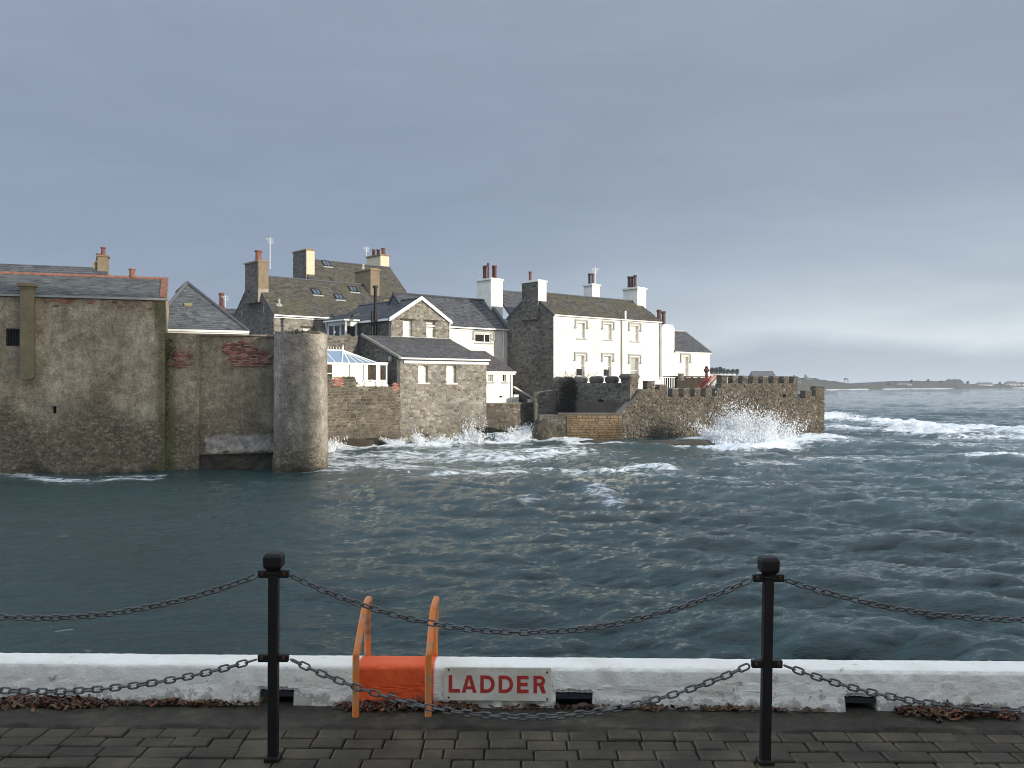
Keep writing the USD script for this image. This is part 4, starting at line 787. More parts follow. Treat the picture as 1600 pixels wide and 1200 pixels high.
# garden steps with white coping beside it
T = thing('garden_steps', 'white edged garden steps beside the white lean-to', 'steps', (*Gr, .1))
fSt = Pl(Gr, U); s2 = hit(Gr, U, 834); pts = [(0.22, fSt.pix(805, 603)[1]), (s2, fSt.pix(834, 621)[1])]
part(T, 'coping', fSt.ext(Polygon([(pts[0][0], pts[0][1]), (pts[1][0], pts[1][1]), (pts[1][0], pts[1][1] - .13), (pts[0][0], pts[0][1] - .13)]), -.3, -.05), M['white_paint'])
part(T, 'wall', fSt.box(s2 - .42, s2, .1, pts[1][1] - .14, -.3, -.05), M['white_paint']); part(T, 'wall', fSt.box(.1, .62, .1, .85, -.3, .05), M['white_paint'])
for k in range(5): part(T, 'step', fSt.box(.63 + k * .02, s2 - .43, .12 + .001 * k, .13 + .18 * (k + 1), -1.0 - .3 * k, -.7 - .3 * k), M['concrete'])
part(T, 'back_panel', fSt.box(.3, s2, .1, 1.2, -2.6, -2.5), M['stone_dark'])

# ------------------------------------------------------------------ gabled stone house
Cc0 = off(Dc, 0, 4.92); sC0, sC1 = hit(Cc0, U, 611), hit(Cc0, U, 701.5); Cc = Cc0 + U * sC0; CW = sC1 - sC0; fC = Pl(Cc, U)
zeC = fC.pix(611, 497)[1]; zaC = fC.pix(656.7, 466)[1]; CD = 9.2; zbC = 4.3
T = thing('gabled_stone_house', 'grey stone house with white gable bargeboards and a black flue pipe on its left', 'house', (*Cc, zbC))
wc1, wc2 = prect(fC, 629.5, 644, 500, 526), prect(fC, 666, 679.5, 502, 527.5)
wallpart(T, fC, [(0, 0), (CW, 0), (CW, zeC), (CW / 2, zaC), (0, zeC)], 'mortar', [wc1, wc2], stone='stone_grey', seed=71)
for w_ in (wc1, wc2): win(T, fC, w_, lintel='timber_dark', recess=.2)
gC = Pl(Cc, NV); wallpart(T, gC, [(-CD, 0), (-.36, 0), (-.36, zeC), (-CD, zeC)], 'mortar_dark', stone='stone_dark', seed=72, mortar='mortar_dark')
part(T, 'wall', Pl(Cc + U * CW, -NV).box(.36, CD, 0, zeC, -.35, 0), M['mortar'])
rise = zaC - zeC; hw = CW / 2
for side in (0, 1):
    O = np.append(Cc + (U * (-.18) if side == 0 else U * (CW + .18)) + NV * .12, zeC - rise / hw * .18); t = np.append((U if side == 0 else -U) * hw, rise); e = np.append(-NV, 0)
    ln = math.hypot(hw + .18, rise * (1 + .18 / hw)); _, rf = roofpart(T, O, e, t, [(0, 0), (CD, 0), (CD, ln), (0, ln)], 'slate_dark', 73 + side)
    u0 = -.22 if side == 0 else CW + .22; u1 = CW / 2
    part(T, 'bargeboard', fC.ext(Polygon([(u0, zeC - .22 * rise / hw - .12), (u0, zeC - .22 * rise / hw + .16), (u1, zaC + .16), (u1, zaC - .12)]), .06, .17), M['white_plastic'])
part(rf, 'ridge', tube([np.append(Cc + U * hw + NV * .1, zaC + .03), np.append(Cc + U * hw - NV * CD, zaC + .03)], .1, 6), M['slate_dark'])
part(T, 'gutter', gC.box(-CD, -.05, zeC - .18, zeC - .02, .02, .2), M['white_plastic']); downpipe(T, fC, 701.8, 503, 530)
# black flue
q = gC.w(gC.pix(592.5, 0)[0], 0, .35); za, zb_ = at(0, 449, q[1])[2], at(0, 524, q[1])[2]
part(T, 'flue_pipe', [tube([[q[0], q[1], zb_], [q[0], q[1], za]], .13, 10), tube([[q[0] - .25, q[1], zb_], [q[0] - .25, q[1], zb_ + 1.9]], .1, 8), tube([[q[0], q[1], za - .02], [q[0], q[1], za + .12]], .2, 10)], M['black_metal'], smooth=40)
# sun room on its left
T = thing('sun_room', 'small white framed sun room left of the gabled stone house, under a lean-to roof', 'sun room', (*off(Cc, -3, 4.5), 4))
Sr = off(Cc, -.3, 4.4); Sl = hit(Sr, -U, 540); fS = Pl(Sr - U * Sl, U); zeS = fS.pix(555, 502)[1]; gS = Pl(fS.A, NV); sw = -hit(fS.A, -NV, 512)
part(T, 'frame', [fS.box(0, .14, 3, zeS, -.14, 0), fS.box(Sl - .14, Sl, 3, zeS, -.14, 0), fS.box(.14, Sl - .14, zeS - .4, zeS, -.14, 0), gS.box(-.9, -.78, 3, zeS - .25, -.1, 0), gS.box(-1.9, -1.78, 3, zeS - .25, -.1, 0), gS.box(sw, -.15, zeS - .25, zeS, -.1, 0), gS.box(sw, sw + .12, 3, zeS - .25, -.1, 0)], M['white_plastic'])
part(T, 'pane', fS.quad(.14, Sl - .14, 3, zeS - .4, -.09), M['glass']); part(T, 'pane', gS.quad(sw + .12, -.15, 3, zeS - .25, -.07), M['glass'])
part(T, 'back_wall', [fS.box(.2, Sl, 3, zeS - .3, -3, -2.9)], M['curtain_dark'])
part(T, 'roof', [gS.ext(Polygon([(.3, zeS + .01), (.3, zeS + .12), (sw - .2, zeS + .12), (sw - .2, zeS + .01)]), -Sl - .05, .3)], M['white_plastic'])
roofpart(T, gS.w(.28, zeS + .14, .3), (*(-NV), 0), np.append(U * (Sl + .3), .55), [(0, 0), (-sw + .3, 0), (-sw + .3, math.hypot(Sl + .3, .55)), (0, math.hypot(Sl + .3, .55))], 'slate_dark', 79)

# ------------------------------------------------------------------ low stone range on the sea wall
dL = hit(Dc, U, 760); zeD = D.pix(640, 561)[1]; zhD = at(0, 525, 66.7)[2]; DW = 4.9
T = thing('low_stone_range', 'low grey stone range on the sea wall with white fascia and two sash windows', 'house', (*Dc, SEA))
wd1, wd2 = prect(D, 653.5, 668.5, 570.5, 598), prect(D, 697.5, 712.5, 571, 598.5)
wallpart(T, D, [(0, -5), (dL, -5), (dL, zeD), (0, zeD)], 'mortar', [wd1, wd2], stone='stone_grey', seed=81, thick=.4)
for w_ in (wd1, wd2): win(T, D, w_, recess=.18)
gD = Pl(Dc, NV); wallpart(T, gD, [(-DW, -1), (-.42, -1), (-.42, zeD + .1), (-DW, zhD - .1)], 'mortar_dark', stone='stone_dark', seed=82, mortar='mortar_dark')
wallpart(T, Pl(off(Dc, dL, 0), -NV), [(.42, -5), (DW, -5), (DW, zhD - .15), (.42, zeD)], 'mortar', thick=.35)
lnD = math.hypot(DW + .2, (zhD - zeD) * (1 + .2 / DW)); _, rD = roofpart(T, np.append(Dc + NV * .2, zeD + .06 - (zhD - zeD) * .2 / DW), (*U, 0), np.append(-NV * DW, zhD - zeD), [(-.08, 0), (dL + .12, 0), (dL + .12, lnD), (-.08, lnD)], 'slate_dark', 83)
part(rD, 'verge_coping', gD.ext(Polygon([(.2, zeD + .0), (.2, zeD + .16), (-DW, zhD + .18), (-DW, zhD + .0)]), .02, .2), M['mortar'])
part(T, 'fascia', D.box(.25, dL + .1, zeD - .30, zeD - .02, .05, .16), M['white_plastic']); part(T, 'gutter', D.box(-.1, dL + .15, zeD - .02 + .005, zeD + .09, .17, .3), M['white_plastic'])
part(T, 'flashing', Pl(Cc, U).box(-.1, CW + .1, fC.pix(655, 529.5)[1] - .1, fC.pix(655, 529.5)[1] + .12, .08, .14), M['hood_grey'])
s = gD.pix(621, 0)[0]; part(T, 'downpipe', tube(gD.w([s, s, s - .5], [zeD - .1, zeD - 1.75, zeD - 1.85], [.12] * 3), .05, 8), M['white_plastic'])
q = gD.w(gD.pix(613.5, 561)[0], gD.pix(613.5, 561)[1], .2); b = trimesh.creation.icosphere(2, .16); b.apply_scale([1, 1, 1.2]); b.apply_translation(q); part(T, 'wall_lamp', b, M['hood_grey'], smooth=True)

# terrace sea wall under the conservatory
sT0 = hit(Dc, U, 508) - .6
T = thing('terrace_wall', 'brown rubble sea wall below the white conservatory, next to the low stone range', 'wall', (*off(Dc, sT0, 0), SEA))
zt1, zt2 = D.pix(515, 592)[1], D.pix(615, 604)[1]
Wt = wallpart(T, D, [(sT0, -5), (-.004, -5), (-.004, zt2), (hit(Dc, U, 556), zt2 + .0), (hit(Dc, U, 556), zt1), (sT0, zt1)], 'mortar', stone='stone_brown', seed=85, thick=.5, h=.17, w=.38, gap=.018)
r = np.random.default_rng(4); xw0, xw1 = hit(Dc, U, 556), hit(Dc, U, 608)
for row in range(3):
    s = xw0 + .1 * (row % 2)
    while s < xw1 - .2:
        w_ = min(r.uniform(.35, .6), xw1 - s); m = rbox((w_ - .03, .4, .15), .05).translate((0, 0, 0)); v, f = vf(m); v = v + r.normal(0, .012, v.shape)
        part(T, 'whitewashed_stone', (D.w(s + w_ / 2 + v[:, 0], zt2 + .085 + row * .15 + v[:, 2], -.2 + v[:, 1] + .1 * r.random()), f), M['white_paint']); s += w_
s0, s1 = hit(Dc, U, 522), hit(Dc, U, 532)
part(T, 'brick_pier', brick_patch(D, sbox(s0 - .1, zt1 - .5, s1 + .1, zt1 + .16), .05, 8, 1), M['brick'], kind='stuff'); s0, s1 = hit(Dc, U, 612), hit(Dc, U, 624); part(T, 'brick_pier', brick_patch(D, sbox(s0, zt2 - .3, s1, zt2 + .28), .045, 9, 1), M['brick'], kind='stuff')
for px_ in (515, 540, 547, 553): # loose stones on the coping
    b = trimesh.creation.icosphere(1, .16); b.apply_scale([1.3, 1, .7]); b.apply_translation(D.w(hit(Dc, U, px_), zt1 + .07, -.2)); part(T, 'coping_stone', b, M['stone_brown'])
# garden wall behind the conservatory
T = thing('garden_wall', 'dark stone garden wall with uneven top behind the white conservatory', 'wall', (*off(Cc0, -6, 0), 0))
fW = Pl(Cc0, U); sw0 = hit(Cc0, U, 490); wallpart(T, fW, [(sw0, 0), (-.45, 0), (-.45, fW.pix(560, 524)[1]), (hit(Cc0, U, 552), fW.pix(552, 527)[1]), (hit(Cc0, U, 545), fW.pix(545, 522)[1]), (hit(Cc0, U, 530), fW.pix(530, 525)[1]), (sw0, fW.pix(512, 521)[1])], 'mortar_dark', stone='stone_dark', seed=88, mortar='mortar_dark')

# ------------------------------------------------------------------ conservatory
T = thing('conservatory', 'white conservatory with blue glazed hipped roof and finial on the stone terrace', 'conservatory', (*off(Dc, -4, 1), 1.6))
fK = Pl(off(Dc, 0, .75), U); k0, k1, k2 = hit(fK.A, U, 498), hit(fK.A, U, 588), hit(fK.A, U, 605); zbK = 1.75; zeK = fK.pix(550, 567.5)[1]; KD = 3.0; zaK = fK.pix(536, 551)[1] + .2
sF = hit(off(fK.A, 0, KD / 2), U, 536)
cant0 = hit(fK.A, U, 520.5)
fr = []
for px_ in (520.5, 549, 571): s = hit(fK.A, U, px_); fr.append(fK.box(s - .07, s + .07, zbK, zeK, -.12, 0))
fr += [fK.box(k0, k2, zeK - .1, zeK + .03, -.12, .03), fK.box(k0, k2, zbK - .1, zbK, -.12, 0), fK.box(k2 - .1, k2, zbK, zeK - .1, -.12, 0), fK.box(hit(fK.A, U, 588), hit(fK.A, U, 594), zbK, zeK - .1, -.12, 0), fK.box(hit(fK.A, U, 571) + .07, hit(fK.A, U, 575), zbK, zeK - .1, -.12, 0), fK.box(k0, cant0, zeK - .75, zeK - .68, -.12, 0)]
part(T, 'frame', fr, M['white_plastic'])
for a_, b_ in ((520.5, 549), (549, 571)):
    s0, s1 = hit(fK.A, U, a_) + .07, hit(fK.A, U, b_) - .07; W = part(T, 'window', fK.quad(s0, s1, zbK, zeK - .1, -.055), M['glass']); part(W, 'blind', fK.box(s0, s1, zbK, zeK - .1, -.16, -.14), M['blind'])
s0, s1 = hit(fK.A, U, 575), hit(fK.A, U, 588); W = part(T, 'door', fK.quad(s0, s1, zbK, zeK - .1, -.055), M['glass']); part(W, 'curtain', fK.box(s0, s1, zbK, zeK - .1, -.5, -.48), M['curtain_dark'])
s0, s1 = hit(fK.A, U, 594), k2 - .1; W = part(T, 'window', fK.quad(s0, s1, zbK, zeK - .1, -.055), M['glass']); part(W, 'curtain', fK.box(s0, s1, zbK, zeK - .1, -.5, -.48), M['curtain_dark'])
W = part(T, 'window', fK.quad(k0, cant0 - .07, zbK, zeK - .1, -.055), M['glass']); part(W, 'curtain', fK.box(k0, cant0 - .07, zbK, zeK - .1, -.5, -.48), M['curtain_dark'])
part(T, 'roof', fK.box(hit(fK.A, U, 586), k2 + .05, zeK + .035, zeK + .09, -KD, .05), M['white_plastic'], label='flat white porch roof')
sE = k1; apex = fK.w(sF, zaK, -KD / 2); far = fK.w(k0 - 1, zaK, -KD / 2)
A_, B_, C_, D_ = fK.w(k0 - 1, zeK + .04, .04), fK.w(sE, zeK + .04, .04), fK.w(sE, zeK + .04, -KD), fK.w(k0 - 1, zeK + .04, -KD)
part(T, 'roof_glazing', (np.array([A_, B_, apex, far, C_, D_]), np.array([[0, 1, 2], [0, 2, 3], [1, 4, 2], [4, 5, 3], [4, 3, 2]])), M['polycarbonate'])
bars_ = [(apex, B_), (apex, C_), (apex, far)]
for k in range(1, 10):
    p = A_ + (B_ - A_) * k / 10; s_ = (k0 - 1) + (sE - k0 + 1) * k / 10; top = fK.w(min(s_, sF), zaK, -KD / 2); bars_.append((top if s_ < sF - 1.2 else apex, p))
for k in range(1, 4): bars_.append((apex, B_ + (C_ - B_) * k / 4))
for a_, b_ in bars_: part(T, 'glazing_bar', tube(np.array([a_, b_]) + [0, 0, .02], .045, 5), M['white_plastic'])
part(T, 'finial', [tube([apex, apex + [0, 0, .42]], [.07, .02], 6)], M['white_plastic'])
cr = fK.w(np.arange(k0, sF, .22), zaK + .1, -KD / 2); part(T, 'ridge_cresting', [tube([p, p + [0, 0, .16]], .02, 4) for p in cr], M['white_plastic'])

# ------------------------------------------------------------------ quay wall below the lean-to
T = thing('low_quay_wall', 'low dark rubble sea wall below the white lean-to, splashed by waves', 'wall', (*off(Dc, dL, 0), SEA))
sS1 = hit(Dc, U, 850); zS = D.pix(800, 631)[1]
wallpart(T, D, [(dL + .004, -5), (sS1, -5), (sS1, zS), (dL + .004, zS)], 'mortar_dark', stone='stone_brown', seed=91, thick=.6, mortar='mortar_dark')
part(T, 'coping', D.box(dL + .01, sS1 + .05, zS + .003, zS + .09, -.65, .06), M['stone_dark'])

# ------------------------------------------------------------------ main white house
Hc = at(865, 0, 72)[:2]; HL = hit(Hc, U, 1033); HW = 5.66; fH = Pl(Hc, U); zeH = fH.pix(865, 490)[1]; zrH = fH.pix(865, 490)[1] + 1.93; zbH = .3
T = thing('white_house', 'large white rendered house with dark stone gable, six hood moulded windows and mossy slate roof', 'house', (*Hc, zbH))
wins = [(901.5, 914.5, 504, 529), (943.5, 956, 506, 531), (985, 998, 508.5, 533.5), (900.5, 913.5, 555, 588), (943, 955.5, 556, 588.5)]
rects = [prect(fH, *w_) for w_ in wins]; door = prect(fH, 985, 998, 558, 600)
f, g, slH = house(T, Hc, HL, HW, zbH, zeH, zrH, 'white_paint', 'mortar_dark', rects + [door], None, 'stone_dark', 'slate_moss', seed=101, mortar='mortar_dark', over=.12)
for k, r_ in enumerate(rects): win(T, fH, r_, recess=.22, hood=.5, sillmat='hood_grey', back=('blind', 'blind', 'blind', 'half', 'half')[k])
win(T, fH, door, recess=.22, hood=.6, sill=False, name='door', back='curtain_grey')
downpipe(T, fH, 970.5, 497, 592, .06, 'hood_grey'); downpipe(T, fH, 1030.5, 504, 592, .05, 'hood_grey'); downpipe(T, fH, 976, 486, 499, .08, 'white_plastic')
part(T, 'gutter', fH.box(0, HL, zeH - .16, zeH - .07, .03, .14), M['white_plastic'])
Yg = Hc[1] + .755 * 1.9
chimney(T, 815.5, 840.5, 853.5, 73.1, 440, 470, 'mortar_dark', [(828.5, 424.5, .125)], 'white_paint', 'pot', stone='stone_dark', seed=105, right_mat='white_paint', extra=1.5)
chimney(T, 912, 925, 937, 79.5, 446, 462, 'white_paint', [(921, 427.5, .125), (926, 427.5, .125)], None, 'pot_dark', extra=2.0)
chimney(T, 973.5, 996, 1009.5, 82.0, 451, 480, 'white_paint', [(982.5, 432, .15), (987.5, 432, .15), (992.5, 430, .15)], None, 'pot_dark', extra=1.5)
aerial(T, 930, 417, 445, 79.5)
# rear wing seen between the chimneys
T = thing('rear_wing', 'dark slate roof between the white rear house and the main white house', 'house', (*off(Hc, -3, 7), 0))
c = at(783, 0, 80.5)[:2]; P3 = Pl(c, U); zt = P3.pix(800, 455)[1]; wl = hit(c, U, 850)
part(T, 'wall', P3.ext(sbox(0, 0, wl, zt - 2.6), -3, 2.4), M['white_paint']); roofpart(T, np.append(c + NV * 2.6, zt - 2.7), (*U, 0), np.append(-NV * 2.6, 2.7), [(-.9, 0), (wl, 0), (wl, 3.75), (-.9, 3.75)], 'slate_dark', 111)

# end pier with its two pots, and the annexe
T = thing('white_annexe', 'low white annexe with dark hipped roof at the right end of the main white house', 'house', (*off(Hc, HL, 0), zbH))
I0 = off(Hc, HL, 0); pE = hit(I0, U, 1053); fI = Pl(I0 , U); zp = fI.pix(1043, 511)[1]
ch = part(T, 'chimney', fI.ext(Polygon([(.02, zbH), (pE, zbH), (pE, zp - .1), (pE - .3, zp + .22), (.3, zp + .22), (.02, zp - .1)]), -1.1, .06), M['white_paint'])
for px_, y0 in ((1036.5, 483.5), (1043.5, 486)): q = fI.w(hit(I0, U, px_), 0, -.5); part(ch, 'chimney_pot', pot(q[0], q[1], zp + .2, fI.pix(px_, y0)[1], .2), M['pot_dark'], smooth=40)
iE = hit(I0, U, 1109); zeI = fI.pix(1080, 550)[1]; wi = prect(fI, 1065.5, 1076, 557, 590); zrI = fI.pix(1062, 520)[1] + .35
wallpart(T, fI, [(pE + .004, zbH), (iE, zbH), (iE, zeI), (pE + .004, zeI)], 'white_paint', [wi]); win(T, fI, wi, recess=.22, hood=.6, sill=False, name='door', back='blind')
wi_ = 4.6; part(T, 'wall', Pl(I0 + U * iE, -NV).box(.36, wi_, zbH, zeI, -.35, 0), M['white_paint'])
ov = .15; e0 = fI.w(pE - .1, zeI, ov); e1 = fI.w(iE + ov, zeI, ov); sR = hit(off(I0, 0, wi_ / 2), U, 1070.5); rt = math.hypot(wi_ / 2 + ov, zrI - zeI)
_, ri = roofpart(T, e0, (*U, 0), np.append(-NV * (wi_ / 2 + ov), zrI - zeI), [(0, 0), (iE + ov - pE + .1, 0), (sR - pE + .1, rt), (0, rt)], 'slate_dark', 121)
er = fI.w(iE + ov, zeI, ov); eb = fI.w(iE + ov, zeI, -wi_ - ov); top = fI.w(sR, zrI, -wi_ / 2); mid = (er + eb) / 2; part(ri, 'hip_face', (np.array([er, eb, top]), np.array([[0, 1, 2]])), M['slate_dark'])
part(ri, 'hip_tile', tube(np.array([er, top]) + [0, 0, .03], .08, 6), M['hood_grey']); part(ri, 'ridge', tube(np.array([top, fI.w(pE, zrI, -wi_ / 2)]) + [0, 0, .03], .09, 6), M['hood_grey']); part(T, 'gutter', fI.box(pE, iE + .1, zeI - .12, zeI - .02, .03, .14), M['white_plastic'])

# ------------------------------------------------------------------ walls round the garden
PQ = at(989, 0, 65.4)[:2]
T = thing('dark_garden_wall', 'dark battlemented garden wall in shade in front of the white house, left of the capped pier', 'wall', (*PQ, SEA))
gQ = Pl(PQ, NV); q0 = -hit(PQ, -NV, 862); zq = 1.78; arch = (gQ.pix(933, 0)[0], gQ.pix(946, 0)[0])
za_ = gQ.pix(940, 624)[1]; pa = Polygon([(arch[0], -1.2), (arch[1], -1.2), (arch[1], za_ - .25), ((arch[0] * .3 + arch[1] * .7), za_), (arch[0] * .7 + arch[1] * .3, za_), (arch[0], za_ - .25)])
poly = Polygon([(q0, -5), (-.4, -5), (-.4, zq), (q0, zq)]).difference(pa)
W = part(T, 'wall', gQ.ext(poly, -.45, 0), M['mortar_dark']); part(W, 'stones', stones(gQ, poly, .15, .34, .014, seed=131), M['stone_dark'], kind='stuff')
part(T, 'arch_recess', gQ.ext(pa.buffer(.05), -.44, -.4), M['dark_hole'])
r = np.random.default_rng(6)
for k, px_ in enumerate((870, 884, 904, 929, 953, 976)):
    w_ = (.75, .85, 1.25, 1.2, 1.1, .8)[k]; s = gQ.pix(px_, 0)[0]
    m = rbox((w_, .55, .55), .16); v, f = vf(m.refine_to_length(.16)); v = v + .05 * (meshkit.fbm(v * 4 + k, 3, k)[:, None] - .5)
    part(T, 'merlon', (gQ.w(s + v[:, 0], zq + .24 + v[:, 2], -.22 + v[:, 1]), f), M['stone_dark'], smooth=50)
# capped pier
T = thing('stone_pier', 'stone gate pier with rounded cap where the dark garden wall meets the sea wall', 'pier', (*PQ, SEA))
fP = Pl(PQ - U * .1, U); poly = sbox(-.3, 0, .5, 2.05); W = part(T, 'shaft', fP.box(-.3, .5, .35, 2.05, -.8, .12), M['mortar']); part(W, 'stones', stones(Pl(fP.w(0, 0, .12)[:2], U), sbox(-.28, .4, .48, 2.03), seed=132), M['stone_brown'], kind='stuff'); part(W, 'stones', stones(Pl(fP.w(-.3, 0, 0)[:2], NV), sbox(-.78, .4, .1, 2.03), seed=133), M['stone_dark'], kind='stuff')
v, f = vf(rbox((1.12, 1.2, .42), .17).refine_to_length(.2)); v = v + .03 * (meshkit.fbm(v * 4, 3, 3)[:, None] - .5); part(T, 'cap', (fP.w(.1 + v[:, 0], 2.24 + v[:, 2], -.34 + v[:, 1]), f), M['stone_dark'], smooth=50)
# battlemented sea wall
RA_, RB_ = at(966, 0, 64.2)[:2], at(1288, 0, 73.3)[:2]; Rr = Pl(RA_, RB_ - RA_); rlen = np.linalg.norm(RB_ - RA_)
T = thing('battlemented_sea_wall', 'brown battlemented stone sea wall before the white house, ending in the open sea', 'wall', (*RA_, SEA))
X = lambda px, py: Rr.pix(px, py); n1 = X(1080, 620)[1]; n2 = X(1190, 599)[1]; n3 = X(1258, 624)[1]
pts = [(0, -5), (rlen, -5), (rlen, X(1285, 616)[1]), (X(1246, 0)[0], n3), (X(1245.5, 0)[0], n2), (X(1127, 0)[0], n2), (X(1126.5, 0)[0], n1), (X(1042, 0)[0], n1), (X(1041, 0)[0], X(1030, 612)[1]), (X(1022, 0)[0], X(1022, 608)[1]), (X(1004, 0)[0], X(1004, 608)[1]), (X(990, 0)[0], X(990, 625)[1]), (X(975, 0)[0], X(975, 640)[1]), (0, X(968, 648)[1])]
hole = prect(Rr, 1223, 1227.5, 616, 621); poly = Polygon(pts).difference(sbox(hole[0], hole[2], hole[1], hole[3]))
W = part(T, 'wall', Rr.ext(poly, -.7, 0), M['mortar_dark']); part(W, 'stones', stones(Rr, poly, .14, .29, .014, seed=141, out=.05), M['stone_brown'], kind='stuff'); part(T, 'drain_hole', Rr.box(hole[0], hole[1], hole[2], hole[3], -.6, -.5), M['dark_hole'])
part(T, 'wall', Pl(RB_, -Rr.n).box(.704, 14, -5, X(1285, 616)[1] , -.6, 0), M['mortar_dark'])
part(W, 'stones', stones(Pl(Rr.w(X(1127, 0)[0], 0, 0)[:2], Rr.n), sbox(-.68, n1 + .02, -.02, n2 - .02), .14, .25, .014, seed=145, out=.02), M['stone_dark'], kind='stuff')
def merlon(px0, px1, ytop, zn, th=.5, cap=True):
    s0, s1 = X(px0, 0)[0], X(px1, 0)[0]; zt = X((px0 + px1) / 2, ytop)[1]
    W = part(T, 'merlon', Rr.box(s0, s1, zn + .004, zt - .1, -th - .05, -.01), M['mortar_dark'])
    part(W, 'stones', [stones(Rr, sbox(s0 + .01, zn + .01, s1 - .01, zt - .11), .14, .24, .012, seed=int(px0)), stones(Pl(Rr.w(s0, 0, 0)[:2], Rr.n), sbox(-th - .04, zn + .01, -.03, zt - .11), .14, .24, .012, out=.02, seed=int(px0) + 1)], M['stone_brown'], kind='stuff')
    v, f = vf(rbox((s1 - s0 + .03, th + .1, .13), .04)); v = v + np.random.default_rng(int(px0)).normal(0, .01, v.shape); part(W, 'coping', (Rr.w((s0 + s1) / 2 + v[:, 0], zt - .03 + v[:, 2], -th / 2 + v[:, 1]), f), M['stone_dark'])
for x0, x1, y in ((1011, 1023, 596), (1030, 1042, 601.5)): merlon(x0, x1, y, X(x0, 609 if y < 600 else 612)[1])
for k in range(5): merlon(1050.5 + k * 17.3, 1060 + k * 17.3, 607, n1)
for k in range(8): merlon(1128.5 + k * 15.9 if k else 1127, 1136.5 + k * 15.9 if k < 7 else 1246, 587 + k * .25, n2)
merlon(1258, 1268, 611, n3); merlon(1274, 1288, 604, n3 + .2)

# low golden wall
T = thing('golden_block_wall', 'low wall of squared golden blocks in the surf before the dark garden wall', 'wall', (*at(900, 0, 65.5)[:2], SEA))
TA, TB = at(842, 0, 64.0)[:2], at(972, 0, 64.0)[:2]; Tw = Pl(TA, TB - TA); tl = np.linalg.norm(TB - TA); zT = Tw.pix(900, 648)[1]
W = part(T, 'wall', Tw.box(0, tl, -5, zT, -.7, -.02), M['mortar_dark']); part(T, 'coping', Tw.box(Tw.pix(872, 0)[0], tl, zT + .003, zT + .12, -.8, .08), M['stone_dark'])
part(W, 'stones', stones(Tw, sbox(.02, -3, Tw.pix(884, 0)[0], zT - .02), .15, .3, .014, seed=151), M['stone_dark'], kind='stuff')
r = np.random.default_rng(12); o = stone_outlines(sbox(Tw.pix(885, 0)[0], -2.6, tl - .03, zT - .03), .2, .44, .02, r)
for a, b, c_, d_ in o:
    v, f = vf(rbox((b - a, .14, d_ - c_), .025, 6)); v = v + r.normal(0, .006, v.shape); part(W, 'stone_block', (Tw.w((a + b) / 2 + v[:, 0], (c_ + d_) / 2 + v[:, 2], .0 + v[:, 1] + r.uniform(-.02, .02)), f), M['stone_gold'])
# yard wall under the gable
T = thing('yard_wall', 'dark rubble wall at the foot of the stone gable of the white house', 'wall', (*at(850, 0, 70)[:2], SEA))
YA, YB = at(836, 0, 69.6)[:2], at(872, 0, 70.0)[:2]; Yw = Pl(YA, YB - YA); yl = np.linalg.norm(YB - YA)
wallpart(T, Yw, [(0, -5), (yl, -5), (yl, Yw.pix(870, 608)[1]), (0, Yw.pix(836, 613)[1])], 'mortar_dark', stone='stone_dark', seed=161, mortar='mortar_dark', thick=.5)
v, f = vf(trimesh.creation.icosphere(4, 1.0)); v = v * [.95, .75, 1.35] * (1 + .8 * (meshkit.fbm(v * 1.8, 4, 2)[:, None] - .5)) + np.append(at(853, 0, 64.3)[:2], -2.25)
single('rock_outcrop', (v, f), M['rock'], 'dark weedy rock at the left end of the golden block wall', 'rock', smooth=True)

# rock ledge awash below the sea wall
def rock_mesh(c, sc, seed, sub=4):
    v, f = vf(trimesh.creation.icosphere(sub, 1.0)); v = v * (1 + .7 * (meshkit.fbm(v * 1.6 + seed, 4, seed)[:, None] - .5)) * sc; return v + c, f
for k, (px_, py_, sx, sy, sz, lab) in enumerate(((1040, 697, 2.6, 1.0, .3, 'flat weedy rock ledge awash left of the big splash'), (1088, 697, 1.3, .9, .42, 'rounded yellow weeded rock just left of the big splash'), (930, 694, 1.6, .7, .25, 'low dark rock awash under the golden block wall'))):
    single('shore_rock', rock_mesh(np.append(sea_at(px_, py_), SEA + .08), [sx, sy, sz], k + 3), M['rock'], lab, 'rock', 'rocks at the foot of the sea walls', smooth=True)
for k, (px_, py_) in enumerate(((545, 689), (585, 690))):
    single('shore_rock', rock_mesh(np.append(D.w(hit(Dc, U, px_), 0, .5)[:2], SEA + .25), [1.5, .35, .28], k + 20), M['stone_brown'], ('pale boulder at the foot of the terrace wall, nearest the bastion', 'brown boulder at the foot of the terrace wall, right of the pale one')[k], 'rock', 'rocks at the foot of the sea walls', smooth=True)

# shrub over the dark garden wall
c = gQ.w(gQ.pix(893, 0)[0], 0, .25)
T = thing('bare_shrub', 'dark brown straggly shrub hanging over the dark garden wall', 'shrub', (*c[:2], -2))
r = np.random.default_rng(3); tw = []
for k in range(60):
    p = np.array([c[0] + r.normal(0, .5), c[1] - .2, .2 + r.random()]); q = np.array([c[0] + r.normal(.4, 1.1), c[1] + r.normal(0, .3), 2.0 + r.random() * .9]); m_ = (p + q) / 2 + r.normal(0, .2, 3); tw.append(tube([p, m_, q], .014, 3, cap=False))
part(T, 'stem', tw, M['twig']); part(T, 'foliage', [leaf_cloud(1500, np.array([c[0] + .2, c[1], 1.1]), [1.0, .4, 1.1], .1, 7), leaf_cloud(1100, np.array([c[0] - .3, c[1] - .4, -.2]), [.7, .45, 1.1], .1, 8)], M['leaf_brown'])

